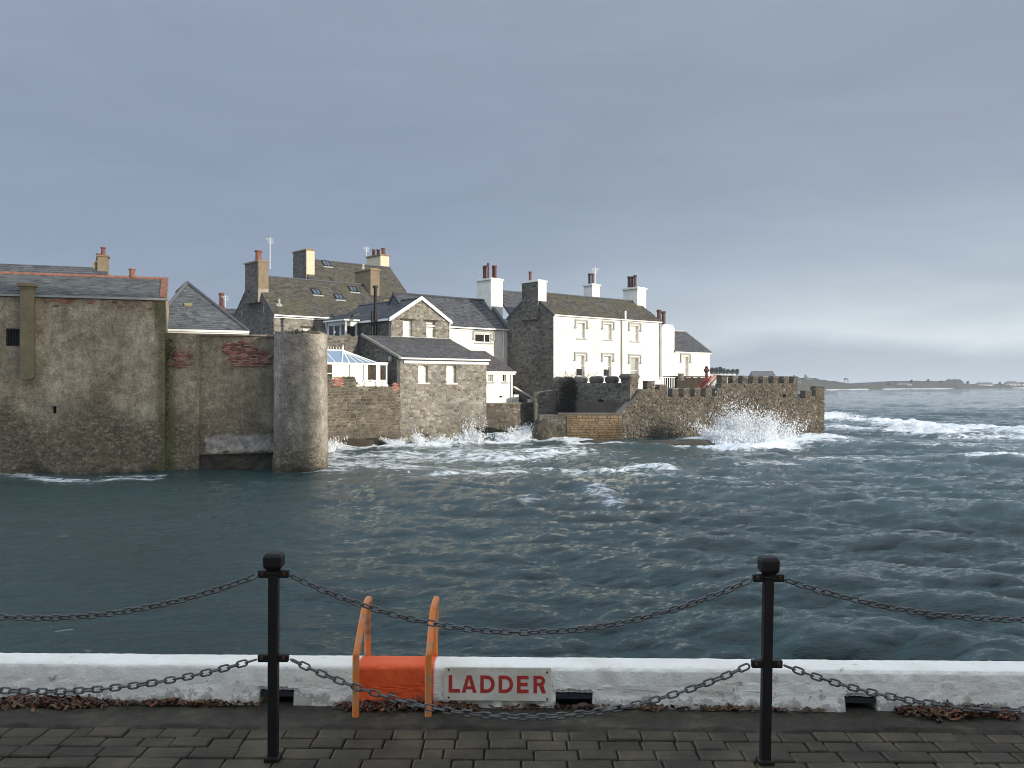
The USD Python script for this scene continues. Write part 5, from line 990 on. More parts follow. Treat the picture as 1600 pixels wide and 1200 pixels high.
# railing, shed, timber, ornaments in the garden
pr = at(1004, 0, 71)[:2]; Pr = Pl(pr, (1, .35)); rl_ = hit(pr, Pr.u, 1054)
T = thing('white_railing', 'white metal railing in front of the white house, beside the stone pier', 'railing', (*pr, .35))
zt, zb_ = Pr.pix(1030, 589)[1], Pr.pix(1030, 612)[1]; part(T, 'top_rail', Pr.box(0, rl_, zt - .05, zt, -.03, .03), M['white_plastic']); part(T, 'bottom_rail', Pr.box(0, rl_, zb_, zb_ + .05, -.03, .03), M['white_plastic'])
for s in np.linspace(.05, rl_ - .05, 15): part(T, 'baluster', Pr.box(s - .025, s + .025, zb_ - .4, zt - .052, -.02, .02), M['white_plastic'])
ps = at(1053, 0, 73)[:2]; Ps = Pl(ps, (1, .4)); sl_ = hit(ps, Ps.u, 1106); zt = Ps.pix(1075, 589)[1]
T = thing('garden_shed', 'long low brown timber shed behind the battlements', 'shed', (*ps, .35))
for k in range(14): a = sl_ * k / 14; part(T, 'plank', Ps.box(a + .01, a + sl_ / 14 - .01, .3, zt - .04 + .03 * math.sin(k * 2.1), -.06, .012 * (k % 3)), M['timber_dark'])
part(T, 'wall', Ps.box(0, sl_, .3, zt - .06, -1.5, -.08), M['timber_dark']); part(T, 'roof', Ps.box(-.08, sl_ + .08, zt + .0, zt + .07, -1.6, .1), M['timber_dark'])
T = thing('red_trestle', 'red and pink painted timber beams leaning against the battlements', 'beams', (*at(1100, 0, 70.6)[:2], .8))
for (x0, y0, x1, y1, m_) in ((1089, 607, 1106, 590, 'timber_red'), (1095, 607, 1111, 588, 'timber_red'), (1099, 607, 1117, 585, 'timber_pink'), (1104, 607, 1120, 589, 'timber_red'), (1107, 607, 1120, 585, 'timber_pink')):
    a, b = at(x0, y0, 70.4), at(x1, y1, 70.9); d_ = b - a; part(T, 'beam', tube([a - d_ * .1, b], .085, 4), M[m_])
q = at(1104, 587, 71.5); T = thing('stone_ornament', 'dark urn ornament on a post above the shed', 'ornament', q)
part(T, 'post', tube([q - [0, 0, .5], q + [0, 0, .1]], .12, 6), M['pot']); m_ = trimesh.creation.revolve(np.array([(0, 0), (.12, 0), (.1, .1), (.24, .3), (.22, .42), (.12, .5), (.14, .6), (0, .7)]), sections=10); m_.apply_translation(q + [0, 0, .1]); part(T, 'urn', m_, M['pot_dark'], smooth=40)
q = at(1064, 590, 72); T = thing('garden_planter', 'squat grey garden planter on the shed roof', 'planter', q); m_ = trimesh.creation.revolve(np.array([(0, 0), (.22, 0), (.2, .1), (.27, .25), (.3, .3), (.26, .34), (.2, .3), (0, .28)]), sections=12); m_.apply_translation(q); part(T, 'bowl', m_, M['stone_grey'], smooth=40); part(T, 'plinth', tube([q - [0, 0, .25], q], .24, 10), M['stone_grey'])

# ------------------------------------------------------------------ spray
def drops(centres, spread, n, seed, size=(.012, .045), up=1.0, lean=(0, 0)):
    r = np.random.default_rng(seed); o = np.array([[1, 0, 0], [-1, 0, 0], [0, 1, 0], [0, -1, 0], [0, 0, 1], [0, 0, -1]], float); fo = np.array([[0, 2, 4], [2, 1, 4], [1, 3, 4], [3, 0, 4], [2, 0, 5], [1, 2, 5], [3, 1, 5], [0, 3, 5]])
    P = []
    for c, (sx, sy, h) in zip(centres, spread):
        k = n // len(centres); jets = r.normal(0, 1, (14, 2)); ji = r.integers(0, 14, k); hgt = r.random(14) * .7 + .3
        t = r.beta(.9, 2.2, k) * 1.25; w = .35 + .5 * t
        x = c[0] + sx * ((jets[ji, 0] * .55 + r.normal(0, .33, k) * w) * (.6 + .75 * t) + lean[0] * t); y = c[1] + sy * (jets[ji, 1] * .5 + r.normal(0, .4, k)); z = c[2] + h * t * hgt[ji] * up
        P.append(np.stack([x, y, z], 1))
    P = np.vstack(P); s = np.exp(r.uniform(np.log(size[0]), np.log(size[1]), len(P)))
    st = r.uniform(.5, 1.5, (len(P), 1, 3)); st[:, :, 2] *= r.uniform(1.0, 2.6, (len(P), 1)); v = (P[:, None] + s[:, None, None] * st * o[None]).reshape(-1, 3)
    return v, (np.arange(len(P))[:, None, None] * 6 + fo[None]).reshape(-1, 3)
def wp(px, py, z=SEA + .1): return np.append(sea_at(px, py), z)
single('wave_splash', [drops([wp(1142, 694), wp(1166, 695), wp(1196, 694), wp(1125, 696)], [(1.4, .8, 2.3), (1.5, .9, 3.1), (1.6, .9, 2.5), (.9, .6, 1.2)], 60000, 1, (.006, .038)), drops([wp(1135, 697), wp(1160, 698), wp(1190, 697)], [(1.3, .8, .9), (1.3, .8, 1.1), (1.5, .8, .8)], 16000, 2, (.012, .05))], M['droplet'], 'big burst of white spray against the battlemented sea wall', 'splash', 'waves breaking against the sea walls', kind='stuff')
single('wave_splash', [drops([wp(740, 695), wp(733, 695)], [(.5, .4, 1.7), (.7, .4, .9)], 7000, 3, (.008, .035))], M['droplet'], 'narrow jet of spray at the right corner of the low stone range', 'splash', 'waves breaking against the sea walls', kind='stuff')
single('wave_splash', [drops([wp(800, 692), wp(825, 691), wp(850, 691), wp(880, 690)], [(.9, .6, .7), (.9, .6, 1.3), (.7, .5, 1.0), (.5, .4, 1.1)], 22000, 4, (.008, .038))], M['droplet'], 'row of breaking spray below the low quay wall', 'splash', 'waves breaking against the sea walls', kind='stuff')
single('wave_splash', [drops([wp(655, 697), wp(690, 696), wp(620, 697)], [(.5, .4, 1.0), (.7, .4, .7), (.6, .3, .5)], 6000, 5, (.008, .03))], M['droplet'], 'light spray along the foot of the low stone range', 'splash', 'waves breaking against the sea walls', kind='stuff')
single('wave_splash', [drops([wp(516, 706, SEA), wp(525, 702)], [(.3, .4, .9), (.5, .4, .6)], 1600, 6, (.012, .035))], M['droplet'], 'small spray where the terrace wall meets the round bastion', 'splash', 'waves breaking against the sea walls', kind='stuff')

# ------------------------------------------------------------------ far shore
cx = np.arange(1095, 2300, 3.0)
def coastY(px): return 420 + 520 * np.clip((px - 1150) / 450, 0, 1.6) ** .8
def coastTop(px): return np.interp(px, [1095, 1150, 1240, 1290, 1320, 1350, 1400, 1440, 1500, 1540, 1600, 1800, 2300], [593, 592, 591, 591.5, 596, 599, 600.5, 595.5, 595, 601, 601, 600, 600]) 
Yc = coastY(cx); nx = len(cx); base = np.stack([(cx - 800) / F * Yc, Yc, np.full(nx, SEA - 1)], 1)
prof = [(0, SEA - 1), (1, SEA + .4), (3, SEA + 2.2), (10, .75), (28, 1.0), (90, 1.0), (220, .6)]
top = EYE - (coastTop(cx) - 600) / F * (Yc + 40) + .7 * (meshkit.fbm(np.stack([cx * .06, 0 * cx, 0 * cx], 1), 4, 5) - .5) * 3
V = []
for k, (dd, a) in enumerate(prof):
    z = np.full(nx, a) if k < 3 else SEA + (top - SEA) * a + (.6 * (meshkit.noise(np.stack([cx * .2, np.full(nx, dd), 0 * cx], 1), 3) - .5))
    V.append(np.stack([base[:, 0] * (1 + dd / Yc * .2), base[:, 1] + dd * 1.2, z], 1))
V = np.array(V); i = np.arange(V.shape[0] * nx).reshape(V.shape[0], nx); q = np.stack([i[:-1, :-1], i[:-1, 1:], i[1:, 1:], i[1:, :-1]], -1).reshape(-1, 4)
single('far_shore', (V.reshape(-1, 3), np.vstack([q[:, [0, 1, 2]], q[:, [0, 2, 3]]])), M['grass_far'], kind='structure', smooth=True)
# surf at its foot
r = np.random.default_rng(4); sv = []
for k in range(260):
    p = r.uniform(1290, 1780); Yk = coastY(p) - 3; L_ = r.uniform(1.5, 7) ; hh = r.uniform(.12, .5); x = (p - 800) / F * Yk
    if meshkit.noise(np.array([[p * .03, 0, 0]]), 8)[0] > .42: m_ = trimesh.creation.icosphere(2, 1); m_.apply_scale([L_, 1.6, hh]); m_.apply_translation([x, Yk, SEA + .05]); sv.append(m_)
single('shore_surf', sv, M['droplet'], 'thin white line of surf along the far shore', 'surf', kind='stuff', smooth=True)
M['far_wall'] = noise_mat('far_wall', R((.45, .45, .42), (.6, .6, .57)), .3); M['far_grey'] = noise_mat('far_grey', R((.12, .125, .13), (.18, .18, .19)), .3)
def far_house(px0, px1, ybase, yeave, ytop, label, walls='far_wall', dist=45, chim=(), nwin=3, group=None, gname='far_house', hip=.12):
    pm = (px0 + px1) / 2; Y = float(coastY(pm)) + dist; a, b = at(px0, ybase, Y), at(px1, ybase, Y); ze_, zr_ = at(0, yeave, Y)[2], at(0, ytop, Y)[2]; zb0 = a[2] - 2.5
    T = thing(gname, label, 'house', (*a[:2], zb0), group or 'houses on the far shore'); P = Pl(a[:2], (1, 0)); Ln = b[0] - a[0]; dp = 7
    hs = [(Ln * (k + .5) / nwin - .5, Ln * (k + .5) / nwin + .5, (ze_ * .45 + a[2] * .55), ze_ - .25) for k in range(nwin)]
    hs = [h for h in hs if h[3] - h[2] > .25]
    W = part(T, 'wall', P.box(0, Ln, zb0, ze_, -dp, 0), M[walls])
    for h in hs: part(T, 'window', P.box(h[0], h[1], h[2], h[3], .005, .06), M['curtain_dark'])
    h_ = Ln * hip; v = np.array([P.w(-.3, ze_, .3), P.w(Ln + .3, ze_, .3), P.w(Ln + .3, ze_, -dp - .3), P.w(-.3, ze_, -dp - .3), P.w(h_, zr_, -dp / 2), P.w(Ln - h_, zr_, -dp / 2)])
    R_ = part(T, 'roof', (v, np.array([[0, 1, 5], [0, 5, 4], [1, 2, 5], [2, 3, 4], [2, 4, 5], [3, 0, 4], [0, 3, 2], [0, 2, 1]])), M['slate_dark'])
    for c in chim: s = Ln * c; part(R_, 'chimney', P.box(s - .5, s + .5, zr_ - .6, zr_ + 1.3, -dp / 2 - .5, -dp / 2 + .5), M[walls])
far_house(1176, 1211, 592, 587, 579.5, 'long grey barn with dark roof seen above the battlements', 'far_grey', 10, (), 2, hip=.02)
far_house(1252 - 12, 1252, 596, 592.5, 589, 'small grey house on the far shore just right of the battlements', 'far_grey', 20, (.3,), 2)
far_house(1403, 1424, 603, 599.5, 596.5, 'white bungalow on the far shore left of the grassy hump', dist=20, nwin=4)
far_house(1480, 1506, 602, 598, 592.5, 'white two storey house on the far shore right of the grassy hump', dist=35, chim=(.3, .7), nwin=4)
far_house(1528, 1553, 604, 600.5, 597.5, 'long white house on the far shore, left of the far right pair', dist=20, nwin=5, chim=(.2,))
far_house(1574, 1592, 603.5, 599.5, 595.8, 'white house with tall roof at the far right of the far shore', dist=20, nwin=3, chim=(.5,))
far_house(1592.5, 1625, 604, 600, 597, 'white house cut by the right edge of the far shore', dist=24, nwin=4)
far_house(1352, 1366, 603.5, 600.8, 598.6, 'tiny grey house on the low part of the far shore', 'far_grey', 30, (), 2)
# chapel ruin and beacon
Y = float(coastY(1262)) + 40; T = thing('ruined_tower', 'broken tower and low ruin on the far headland', 'ruin', at(1262, 594, Y)); P = Pl(at(1258, 0, Y)[:2], (1, 0)); z0 = at(0, 597, Y)[2]
part(T, 'tower', P.ext(Polygon([(0, z0), (2.0, z0), (1.8, at(0, 589, Y)[2]), (.9, at(0, 586.5, Y)[2]), (.2, at(0, 585, Y)[2])]), -2, 0), M['far_grey']); part(T, 'wall', P.ext(Polygon([(2.0, z0), (5.5, z0), (5.2, at(0, 591, Y)[2]), (3.4, at(0, 590, Y)[2]), (2.02, at(0, 592.5, Y)[2])]), -1.6, -.2), M['far_grey'])
Y = float(coastY(1322)) + 30; q = at(1322, 598, Y); T = thing('water_tower', 'small water tower on legs on the far shore', 'tower', q); zt = at(0, 591, Y)[2]
part(T, 'tank', tube([[q[0], q[1], zt - 1.1], [q[0], q[1], zt]], 1.7, 12), M['far_grey'])
for dx, dy in ((-1, -1), (1, -1), (1, 1), (-1, 1)): part(T, 'leg', tube([[q[0] + dx * 1.2, q[1] + dy, q[2] - 2], [q[0] + dx * 1.2, q[1] + dy, zt - 1.1]], .15, 5), M['far_grey'])
# trees on the shore
def far_tree(px, ytop, ybase, Y, seed, label):
    q = at(px, ybase, Y); h = at(px, ytop, Y)[2] - q[2]; T = thing('far_tree', label, 'tree', q, 'trees on the far shore')
    part(T, 'trunk', tube([q - [0, 0, 1.5], q + [0, 0, h * .7]], [h * .05, h * .02], 5), M['twig']); part(T, 'crown', [leaf_cloud(420, q + [0, 0, h * .62], [h * .38, h * .38, h * .42], h * .06, seed), leaf_cloud(160, q + [h * .12, 0, h * .85], [h * .2, h * .2, h * .22], h * .05, seed + 1)], M['tree_far'])
tl_ = ['leftmost dark tree behind the annexe, touching its white wall', 'second dark tree from the annexe on the near headland', 'tallest dark tree in the clump right of the annexe', 'dark tree in the clump, just right of the tallest', 'lower dark tree near the right end of the clump', 'bushy dark tree in the clump before its last thin tree', 'rightmost thin dark tree of the clump beside the annexe']
for k, (px_, yt, lab) in enumerate(zip((1112, 1118, 1124, 1130, 1137, 1144, 1151), (575, 575, 573.5, 576, 577, 577, 577), tl_)): far_tree(px_, yt, 588, 260 + 9 * k, 200 + k, lab)
tl2 = ['round dark bush on top of the grassy hump of the far shore', 'wind bent tree left on the grassy hump of the far shore', 'dark bush between grassy hump and two storey white house', 'dark tree right of the two storey white house on the far shore', 'low dark bush between the white houses at the far right', 'low dark hedge left of the white bungalow on the far shore']
for k, (px_, yt, yb, lab) in enumerate(zip((1450, 1424, 1470, 1512, 1562, 1388), (592.5, 593.5, 595, 595.5, 597, 597.5), (599, 600, 602, 602, 603, 603), tl2)): far_tree(px_, yt, yb, float(coastY(px_)) + 25, 300 + k, lab)
# white picket fence
T = thing('picket_fence', 'white picket fence seen over the battlements beside the trees', 'fence', at(1112, 590, 120)); Pf = Pl(at(1110, 0, 118)[:2], (1, .1))
for k in range(22): s = k * .16 * 1.0; part(T, 'picket', Pf.ext(Polygon([(s, 1.5), (s + .09, 1.5), (s + .09, 2.95), (s + .045, 3.1), (s, 2.95)]), 0, .03), M['white_plastic'])
part(T, 'rail', Pf.box(0, 3.6, 2.5, 2.6, -.04, -.002), M['white_plastic'])

# ------------------------------------------------------------------ quay in the foreground
single('quay_ground', bbox(-9, 9, -8, 5.05, -.5, -.035), M['joint'], kind='structure')
single('quay_face', bbox(-30, 30, 4.3, 4.95, -6, -.52), M['stone_dark'], kind='structure')
# kerb
ka, kb = np.array([-2.87, 4.80]), np.array([2.77, 4.645]); kd = (kb - ka) / np.linalg.norm(kb - ka); K = Pl(ka - kd * 1.2, kd); kl = np.linalg.norm(kb - ka) + 2.4
body = m3.CrossSection([[(-.30, -.3), (.0, -.3), (.0, .185), (-.010, .203), (-.030, .211), (-.19, .200), (-.25, .185), (-.30, .15)]]).extrude(kl)      # profile (d, z) along s
def ks(px): return hit(K.A, K.u, px)
for a_, b_, h_ in ((405, 459, .072), (868, 926, .074), (1320, 1371, .066)):
    s0, s1 = ks(a_), ks(b_); cut = m3.Manifold.cube((.5, h_ + .4, s1 - s0)).translate((-.45, -.4, s0)); body = body - cut
    r = np.random.default_rng(int(a_))
    for k in range(7): body = body - m3.Manifold.sphere(.014 + .012 * r.random(), 8).translate((0, h_ + .002, s0 + (s1 - s0) * (k + .5) / 7))
v, f = vf(body.refine_to_length(.028)); n0 = v.copy()
d_ = .012 * (meshkit.fbm(n0 * 7, 4, 3) - .5) * 2 + .006 * (meshkit.fbm(n0 * 28, 3, 5) - .5) * 2
edge = np.clip((n0[:, 1] - .0) / .05, 0, 1); v[:, 0] += d_ * (n0[:, 0] > -.28); v[:, 1] += .6 * d_ * (n0[:, 1] > .1)
lump = np.clip((.06 - n0[:, 1]) / .06, 0, 1) * (meshkit.fbm(n0 * 9, 3, 9) - .3) * .03; v[:, 0] += lump * (n0[:, 0] > -.02)
T = thing('white_kerb', 'low white painted kerb wall along the quay edge, one length painted orange', 'kerb', (0, 4.7, 0))
part(T, 'wall', (K.w(v[:, 2], v[:, 1], v[:, 0]), f), M['kerb'], smooth=50)
for a_, b_, h_ in ((405, 459, .072), (868, 926, .074), (1320, 1371, .066)):
    s0, s1 = ks(a_), ks(b_); part(T, 'drain_lining', [K.box(s0 + .004, s1 - .004, h_ - .035, h_ - .008, -.24, -.015), K.box(s0 + .004, s1 - .004, -.03, h_ - .036, -.26, -.2)], M['dark_pipe'])
# sign
T = thing('ladder_sign', 'cream rectangular sign reading LADDER in red capitals on the white kerb', 'sign', (-.07, 4.65, .03))
s0, s1 = ks(695), ks(861); zt, zb_ = .2155, .040; v, f = vf(rbox((s1 - s0, .010, zt - zb_), .003, 6)); sm, zm = (s0 + s1) / 2, (zt + zb_) / 2
part(T, 'plate', (K.w(sm + v[:, 0], zm + v[:, 2], .026 + v[:, 1]), f), M['sign_plate']); part(T, 'edge_strip', K.box(s1 - .016, s1 - .010, zb_ + .004, zt - .004, .0312, .0335), M['sign_plate'])
part(T, 'mounting_block', K.box(s0 + .02, s1 - .02, zb_ + .015, zt - .02, .0, .0205), M['dark_pipe'])
x = s0 + (702 - 695) / 166 * (s1 - s0); lw = {'L': .071, 'A': .096, 'D': .091, 'E': .073, 'R': .08}; starts = {0: 702, 1: 722, 2: 751, 3: 779.5, 4: 808, 5: 833.5}; ends = {0: 719.5, 1: 745.5, 2: 773.5, 3: 802, 4: 826, 5: 853}
zl0, zl1 = .0826, .174
def letter(ch, w, h):
    t = .26 * w if ch in 'AR' else .23 * w; t = .0185
    if ch == 'L': return Polygon([(0, 0), (w, 0), (w, t), (t, t), (t, h), (0, h)])
    if ch == 'E': return Polygon([(0, 0), (w, 0), (w, t), (t, t), (t, h / 2 - t / 2), (w * .93, h / 2 - t / 2), (w * .93, h / 2 + t / 2), (t, h / 2 + t / 2), (t, h - t), (w, h - t), (w, h), (0, h)])
    if ch == 'D':
        a = np.linspace(-np.pi / 2, np.pi / 2, 16); rx, ry = w * .55, h / 2
        o_ = [(0, 0)] + [(w - rx + rx * math.cos(q), ry + ry * math.sin(q)) for q in a] + [(0, h)]; i_ = [(t, t)] + [(w - rx + (rx - t) * math.cos(q), ry + (ry - t) * math.sin(q)) for q in a] + [(t, h - t)]
        return Polygon(o_, [i_])
    if ch == 'A':
        o_ = Polygon([(0, 0), (t * 1.08, 0), (w / 2, h * .80), (w - t * 1.08, 0), (w, 0), (w / 2 + t * .62, h), (w / 2 - t * .62, h)]); return o_.union(Polygon([(w * .2, h * .2), (w * .8, h * .2), (w * .72, h * .2 + t * .85), (w * .28, h * .2 + t * .85)]))
    if ch == 'R':
        a = np.linspace(-np.pi / 2, np.pi / 2, 14); ry = h * .29; rx = ry; o_ = [(0, h - 2 * ry)] + [(w * .93 - rx + rx * math.cos(q), h - ry + ry * math.sin(q)) for q in a] + [(0, h)]; i_ = [(t, h - 2 * ry + t * .9)] + [(w * .93 - rx + (rx - t) * math.cos(q), h - ry + (ry - t * .9) * math.sin(q)) for q in a] + [(t, h - t * .9)]
        return Polygon(o_, [i_]).union(sbox(0, 0, t, h)).union(Polygon([(w * .40, h - 2 * ry + t * .5), (w - t * 1.15, 0), (w, 0), (w * .40 + t * 1.3, h - 2 * ry + t * .5)]))
for k, ch_ in enumerate('LADDER'):
    a_, b_ = ks(starts[k]), ks(ends[k]); g_ = letter(ch_, b_ - a_, zl1 - zl0); v, f = vf(trimesh.creation.extrude_polygon(g_, .0012, engine='earcut')); part(T, 'letter', (K.w(a_ + v[:, 0], zl0 + v[:, 1], .0313 + v[:, 2]), f[:, ::-1] if False else f), M['sign_red'])
for px_, z_ in ((702, .203), (702, .057), (855, .193), (855, .053)): c_ = K.w(ks(px_), z_, .032); m_ = trimesh.creation.icosphere(1, .0055); m_.apply_translation(c_); part(T, 'screw', m_, M['rust'])

# ladder
def smooth_path(pts, n=10):
    p = np.array(pts, float); out = []
    for i_ in range(len(p) - 1):
        p0, p1, p2, p3 = p[max(i_ - 1, 0)], p[i_], p[i_ + 1], p[min(i_ + 2, len(p) - 1)]
        for t in np.linspace(0, 1, n, endpoint=False): out.append(.5 * ((2 * p1) + (-p0 + p2) * t + (2 * p0 - 5 * p1 + 4 * p2 - p3) * t * t + (-p0 + 3 * p1 - 3 * p2 + p3) * t ** 3))
    return np.array(out + [p[-1]])
T = thing('ladder', 'orange tubular quay ladder with two hooped handrails over the orange kerb', 'ladder', (-.61, 4.7, 0))
for x0, xt, xb in ((-.803, -.782, -.806), (-.430, -.415, -.431)):
    path = smooth_path([(x0, 4.60, -.03), (x0, 4.605, .12), (x0, 4.61, .28), (x0 + .005, 4.625, .33), (xt - .006, 4.75, .475), (xt - .001, 4.785, .512), (xt + .004, 4.84, .533), (xt + .002, 4.90, .515), (xb + .008, 4.955, .43), (xb, 5.0, .2), (xb, 5.03, -.3), (xb, 5.05, -1.5), (xb, 5.05, -3.4)], 7)
    part(T, 'handrail', tube(path, .0180, 12), M['orange_rail'], smooth=True)
for k in range(9): part(T, 'rung', tube([(-.812, 5.045, -.25 - k * .28), (-.433, 5.045, -.25 - k * .28)], .015, 8), M['orange_rail'], smooth=40)

# posts and chains
def make_post(x, y, h, lean, zu, zl, label):
    T = thing('chain_post', label, 'post', (x, y, 0), 'black iron chain posts along the quay')
    def sh(m_): v, f = vf(m_); v = v + [x, y, 0]; v[:, 0] += lean * v[:, 2]; return v, f
    part(T, 'shaft', sh(rbox((.044, .044, h - .06 + .12), .005).translate((0, 0, (h - .06) / 2 - .06))), M['black_metal'])
    part(T, 'base_plate', sh(rbox((.07, .07, .03), .006).translate((0, 0, .0))), M['black_metal'])
    hd = m3.Manifold.batch_hull([m3.Manifold.sphere(.010, 10).translate((a * sx, b * sx, c)) for sx, c in ((.018, h - .074), (.031, h - .058), (.032, h - .020), (.026, h - .010)) for a in (-1, 1) for b in (-1, 1)])
    part(T, 'head', sh(hd), M['black_metal'], smooth=40); part(T, 'neck', sh(rbox((.051, .051, .012), .004).translate((0, 0, h - .095))), M['black_metal'])
    for z in (zu, zl):
        W = part(T, 'cross_bar', sh(rbox((.138, .030, .034), .004).translate((0, 0, z))), M['black_metal'])
        for sx in (-1, 1): part(W, 'bolt', sh(m3.Manifold.cylinder(.008, .009, .008, 8).rotate((90, 0, 0)).translate((sx * .050, -.0155, z + .003))), M['rust'])
        for sx in (-1, 1):
            a = np.linspace(0, 2 * np.pi, 12, endpoint=False); part(W, 'eye', sh(tube(np.stack([sx * (.075 + .011 * np.cos(a)), 0 * a, z - .008 + .011 * np.sin(a)], 1), .0042, 6, closed=True)), M['black_metal'])
posts = [(-3.30, 4.13, .935, 0, .84, .46), (-1.085, 4.07, .936, .004, .838, .457), (1.139, 4.035, .925, .018, .827, .441), (3.36, 4.0, .92, 0, .82, .435)]
for p_, lab in zip(posts, ('black iron chain post beyond the left edge', 'black square iron chain post left of the orange ladder', 'black square iron chain post on the right, leaning slightly', 'black iron chain post beyond the right edge')): make_post(*p_, lab)
def link_mesh(c, t, roll):
    t = t / np.linalg.norm(t); side = np.cross(t, [0, 0, 1.0]); side /= np.linalg.norm(side); up = np.cross(side, t); b = math.cos(roll) * side + math.sin(roll) * up
    Lh, Rr_ = .0135, .0125; a = np.linspace(-np.pi / 2, np.pi / 2, 7)
    p2 = [(Lh + Rr_ * math.cos(q), Rr_ * math.sin(q)) for q in a] + [(-Lh - Rr_ * math.cos(q), -Rr_ * math.sin(q)) for q in a]
    pts = np.array([c + t * u_ + b * w_ for u_, w_ in p2]); return tube(pts, .0047, 6, closed=True)
def make_chain(a, b, sag, label, seed, roll0=.8, lo=None, hi=None):
    T = thing('chain', label, 'chain', a, 'chains hung between the quay posts'); r = np.random.default_rng(seed); a, b = np.array(a), np.array(b)
    s = np.linspace(0, 1, 400); P = a + (b - a) * s[:, None]; P[:, 2] -= sag * 4 * s * (1 - s); L_ = np.concatenate([[0], np.cumsum(np.linalg.norm(np.diff(P, axis=0), axis=1))])
    n = int(round(L_[-1] / .0425)); pos = (np.arange(n) + .5) / n * L_[-1]
    for k, d in enumerate(pos):
        c = np.array([np.interp(d, L_, P[:, j]) for j in range(3)]); t = np.array([np.interp(d + .01, L_, P[:, j]) - np.interp(d - .01, L_, P[:, j]) for j in range(3)])
        if abs(c[0]) > 3.0: continue
        part(T, 'chain_link', link_mesh(c, t, roll0 + (np.pi / 2) * (k % 2) + r.normal(0, .13)), M['chain'], smooth=60)
for lvl, (zi, sags) in enumerate(((4, (.20, .245, .17)), (5, (.155, .245, .19)))):
    for k in range(3):
        p, q = posts[k], posts[k + 1]; z0, z1 = p[zi] - .01, q[zi] - .01
        lab = ('upper' if lvl == 0 else 'lower') + (' chain running off the left edge from the left post', ' chain sagging between the two black posts, in front of the ladder', ' chain running off the right edge from the right post')[k]
        make_chain((p[0] + p[3] * z0 + .083, p[1], z0), (q[0] + q[3] * z1 - .083, q[1], z1), sags[k], 'grey iron ' + lab, 10 * lvl + k, roll0=.75 if lvl == 0 else .1)

# pavers and concrete strip
kf = lambda x: np.interp(x, [ka[0], kb[0]], [ka[1], kb[1]])
xs = np.linspace(-4.5, 4.5, 181); strip_front = 4.425 + .036 * (meshkit.fbm(np.stack([xs * 3, 0 * xs, 0 * xs], 1), 4, 2) - .5) * 3 - .027 * xs * .6
ny = 16; V = []
for j in range(ny):
    t = j / (ny - 1); y = strip_front * (1 - t) + (kf(xs) + .06) * t; z = -.004 + .012 * (meshkit.fbm(np.stack([xs * 6, y * 6, 0 * xs], 1), 4, 7) - .5) - (.03 if j == 0 else 0); V.append(np.stack([xs, y, z], 1))
V = np.array(V); i = np.arange(ny * 181).reshape(ny, 181); q = np.stack([i[:-1, :-1], i[:-1, 1:], i[1:, 1:], i[1:, :-1]], -1).reshape(-1, 4)
single('concrete_strip', (V.reshape(-1, 3), np.vstack([q[:, [0, 1, 2]], q[:, [0, 2, 3]]])), M['concrete'], kind='structure', smooth=50)
T = fresh('/World', 'pavement'); x_ = UsdGeom.Xform.Define(stage, T); tagp(x_.GetPrim(), 'brown brick pavement of the quay', 'pavement', kind='structure'); base_of[T] = np.zeros(3)
r = np.random.default_rng(9); y = 4.415
row_d = [.118, .112, .118, .12, .12, .12, .12, .12, .12]; row_w = [.165, .175, .205, .2, .2, .2, .2, .2, .2]
for k, (dd, ww) in enumerate(zip(row_d, row_w)):
    x = -3.0 + r.random() * .1
    while x < 3.0:
        w_ = ww * r.uniform(.85, 1.15) if r.random() > .07 else ww * .5
        v, f = vf(rbox((w_ - .006, dd - .006, .08), .010, 6)); yy = y - dd / 2 - .027 * .6 * (x + w_ / 2); ang = r.normal(0, .012, 3)
        v = v @ trimesh.transformations.euler_matrix(*(ang * [.5, .5, 1]))[:3, :3].T + [x + w_ / 2, yy + r.normal(0, .002), -.044 + r.normal(0, .003)]
        part(T, 'paver', (v, f), M['paver'], smooth=30); x += w_
    y -= dd
single('quay_paving', bbox(-9, 9, -8, y - .03, -.034, -.004), M['paver'], kind='structure')

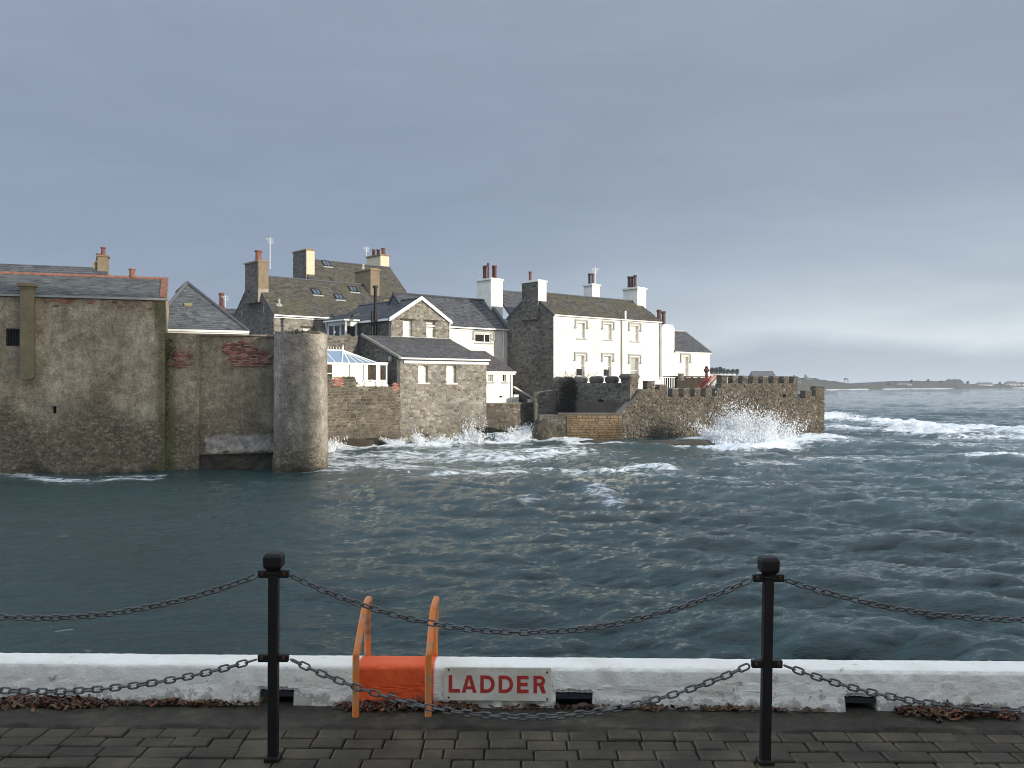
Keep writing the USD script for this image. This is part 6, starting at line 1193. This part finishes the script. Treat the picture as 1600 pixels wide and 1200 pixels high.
# seaweed wrack along the kerb
def wrack(px0, px1, n, label, seed, sy=.05, hz=.035):
    r = np.random.default_rng(seed); ms = []; xa, xb = (px0 - 800) / F * 4.6, (px1 - 800) / F * 4.6
    for k in range(n):
        u_ = r.beta(1.6, 1.6); x = xa + (xb - xa) * u_; yb_ = kf(x) - .012 - abs(r.normal(0, sy)); m_ = 7; a = r.uniform(0, np.pi); p = np.array([x, yb_, .006 + abs(r.normal(0, hz)) * (.4 + .6 * math.sin(np.pi * u_))]); L_ = r.uniform(.02, .07); w_ = r.uniform(.003, .012)
        t = np.linspace(-1, 1, m_); c = p + np.stack([t * L_ * math.cos(a), t * L_ * .5 * math.sin(a), .010 * np.sin(t * r.uniform(2, 6) + r.random() * 6)], 1); c[:, 1] = np.minimum(c[:, 1], kf(c[:, 0]) - .006); c[:, 2] = np.maximum(c[:, 2], .004)
        o_ = np.array([-math.sin(a), math.cos(a) * .6, r.normal(0, .6)]); o_ /= np.linalg.norm(o_); ww = w_ * (1.1 - t ** 2)[:, None] * (1 + .4 * r.normal(size=(m_, 1)))
        v = np.concatenate([c - o_ * ww, c + o_ * ww]); f = [[i_, i_ + 1, m_ + i_ + 1] for i_ in range(m_ - 1)] + [[i_, m_ + i_ + 1, m_ + i_] for i_ in range(m_ - 1)]; ms.append((v, np.array(f)))
    single('seaweed', ms, M['weed'], label, 'seaweed', 'seaweed washed up along the kerb', kind='stuff')
wrack(-40, 150, 420, 'heap of brown seaweed against the kerb at the far left', 1, .04, .017)
wrack(520, 745, 520, 'dark red seaweed strewn under the ladder', 2, .032, .010)
wrack(1405, 1590, 420, 'heap of brown seaweed against the kerb at the far right', 3, .045, .016)
wrack(130, 400, 120, 'thin scraps of weed along the kerb left of the left post', 4, .015, .008)
wrack(770, 1300, 110, 'thin scraps of weed along the kerb between sign and right post', 5, .012, .006)

# ------------------------------------------------------------------ the castle and quayside houses behind the photographer, whose shade lies over the quay
def block(name, label, x0, x1, y0, y1, h, win_rows, mat_, crenel=True):
    T = thing(name, label, 'castle' if crenel else 'house', (x0, y1, 0)); part(T, 'wall', bbox(x0, x1, y0, y1, -.5, h), M[mat_])
    if crenel:
        for x in np.arange(x0, x1 - 1, 2.4): part(T, 'merlon', bbox(x, x + 1.3, y1 - .9, y1 - .01, h + .003, h + 1.3), M[mat_])
    for z in win_rows:
        for x in np.arange(x0 + 3, x1 - 3, 6.5): part(T, 'window', bbox(x, x + .9, y1 + .004, y1 + .06, z, z + 1.7), M['curtain_dark'])
block('castle_keep', 'tall grey castle keep behind the viewpoint', 63, 90.35, -50, -26, 28, (8, 15, 21), 'stone_grey')
block('curtain_wall', 'grey castle curtain wall behind the viewpoint', 34, 62.5, -40, -27, 13.5, (6,), 'stone_grey')
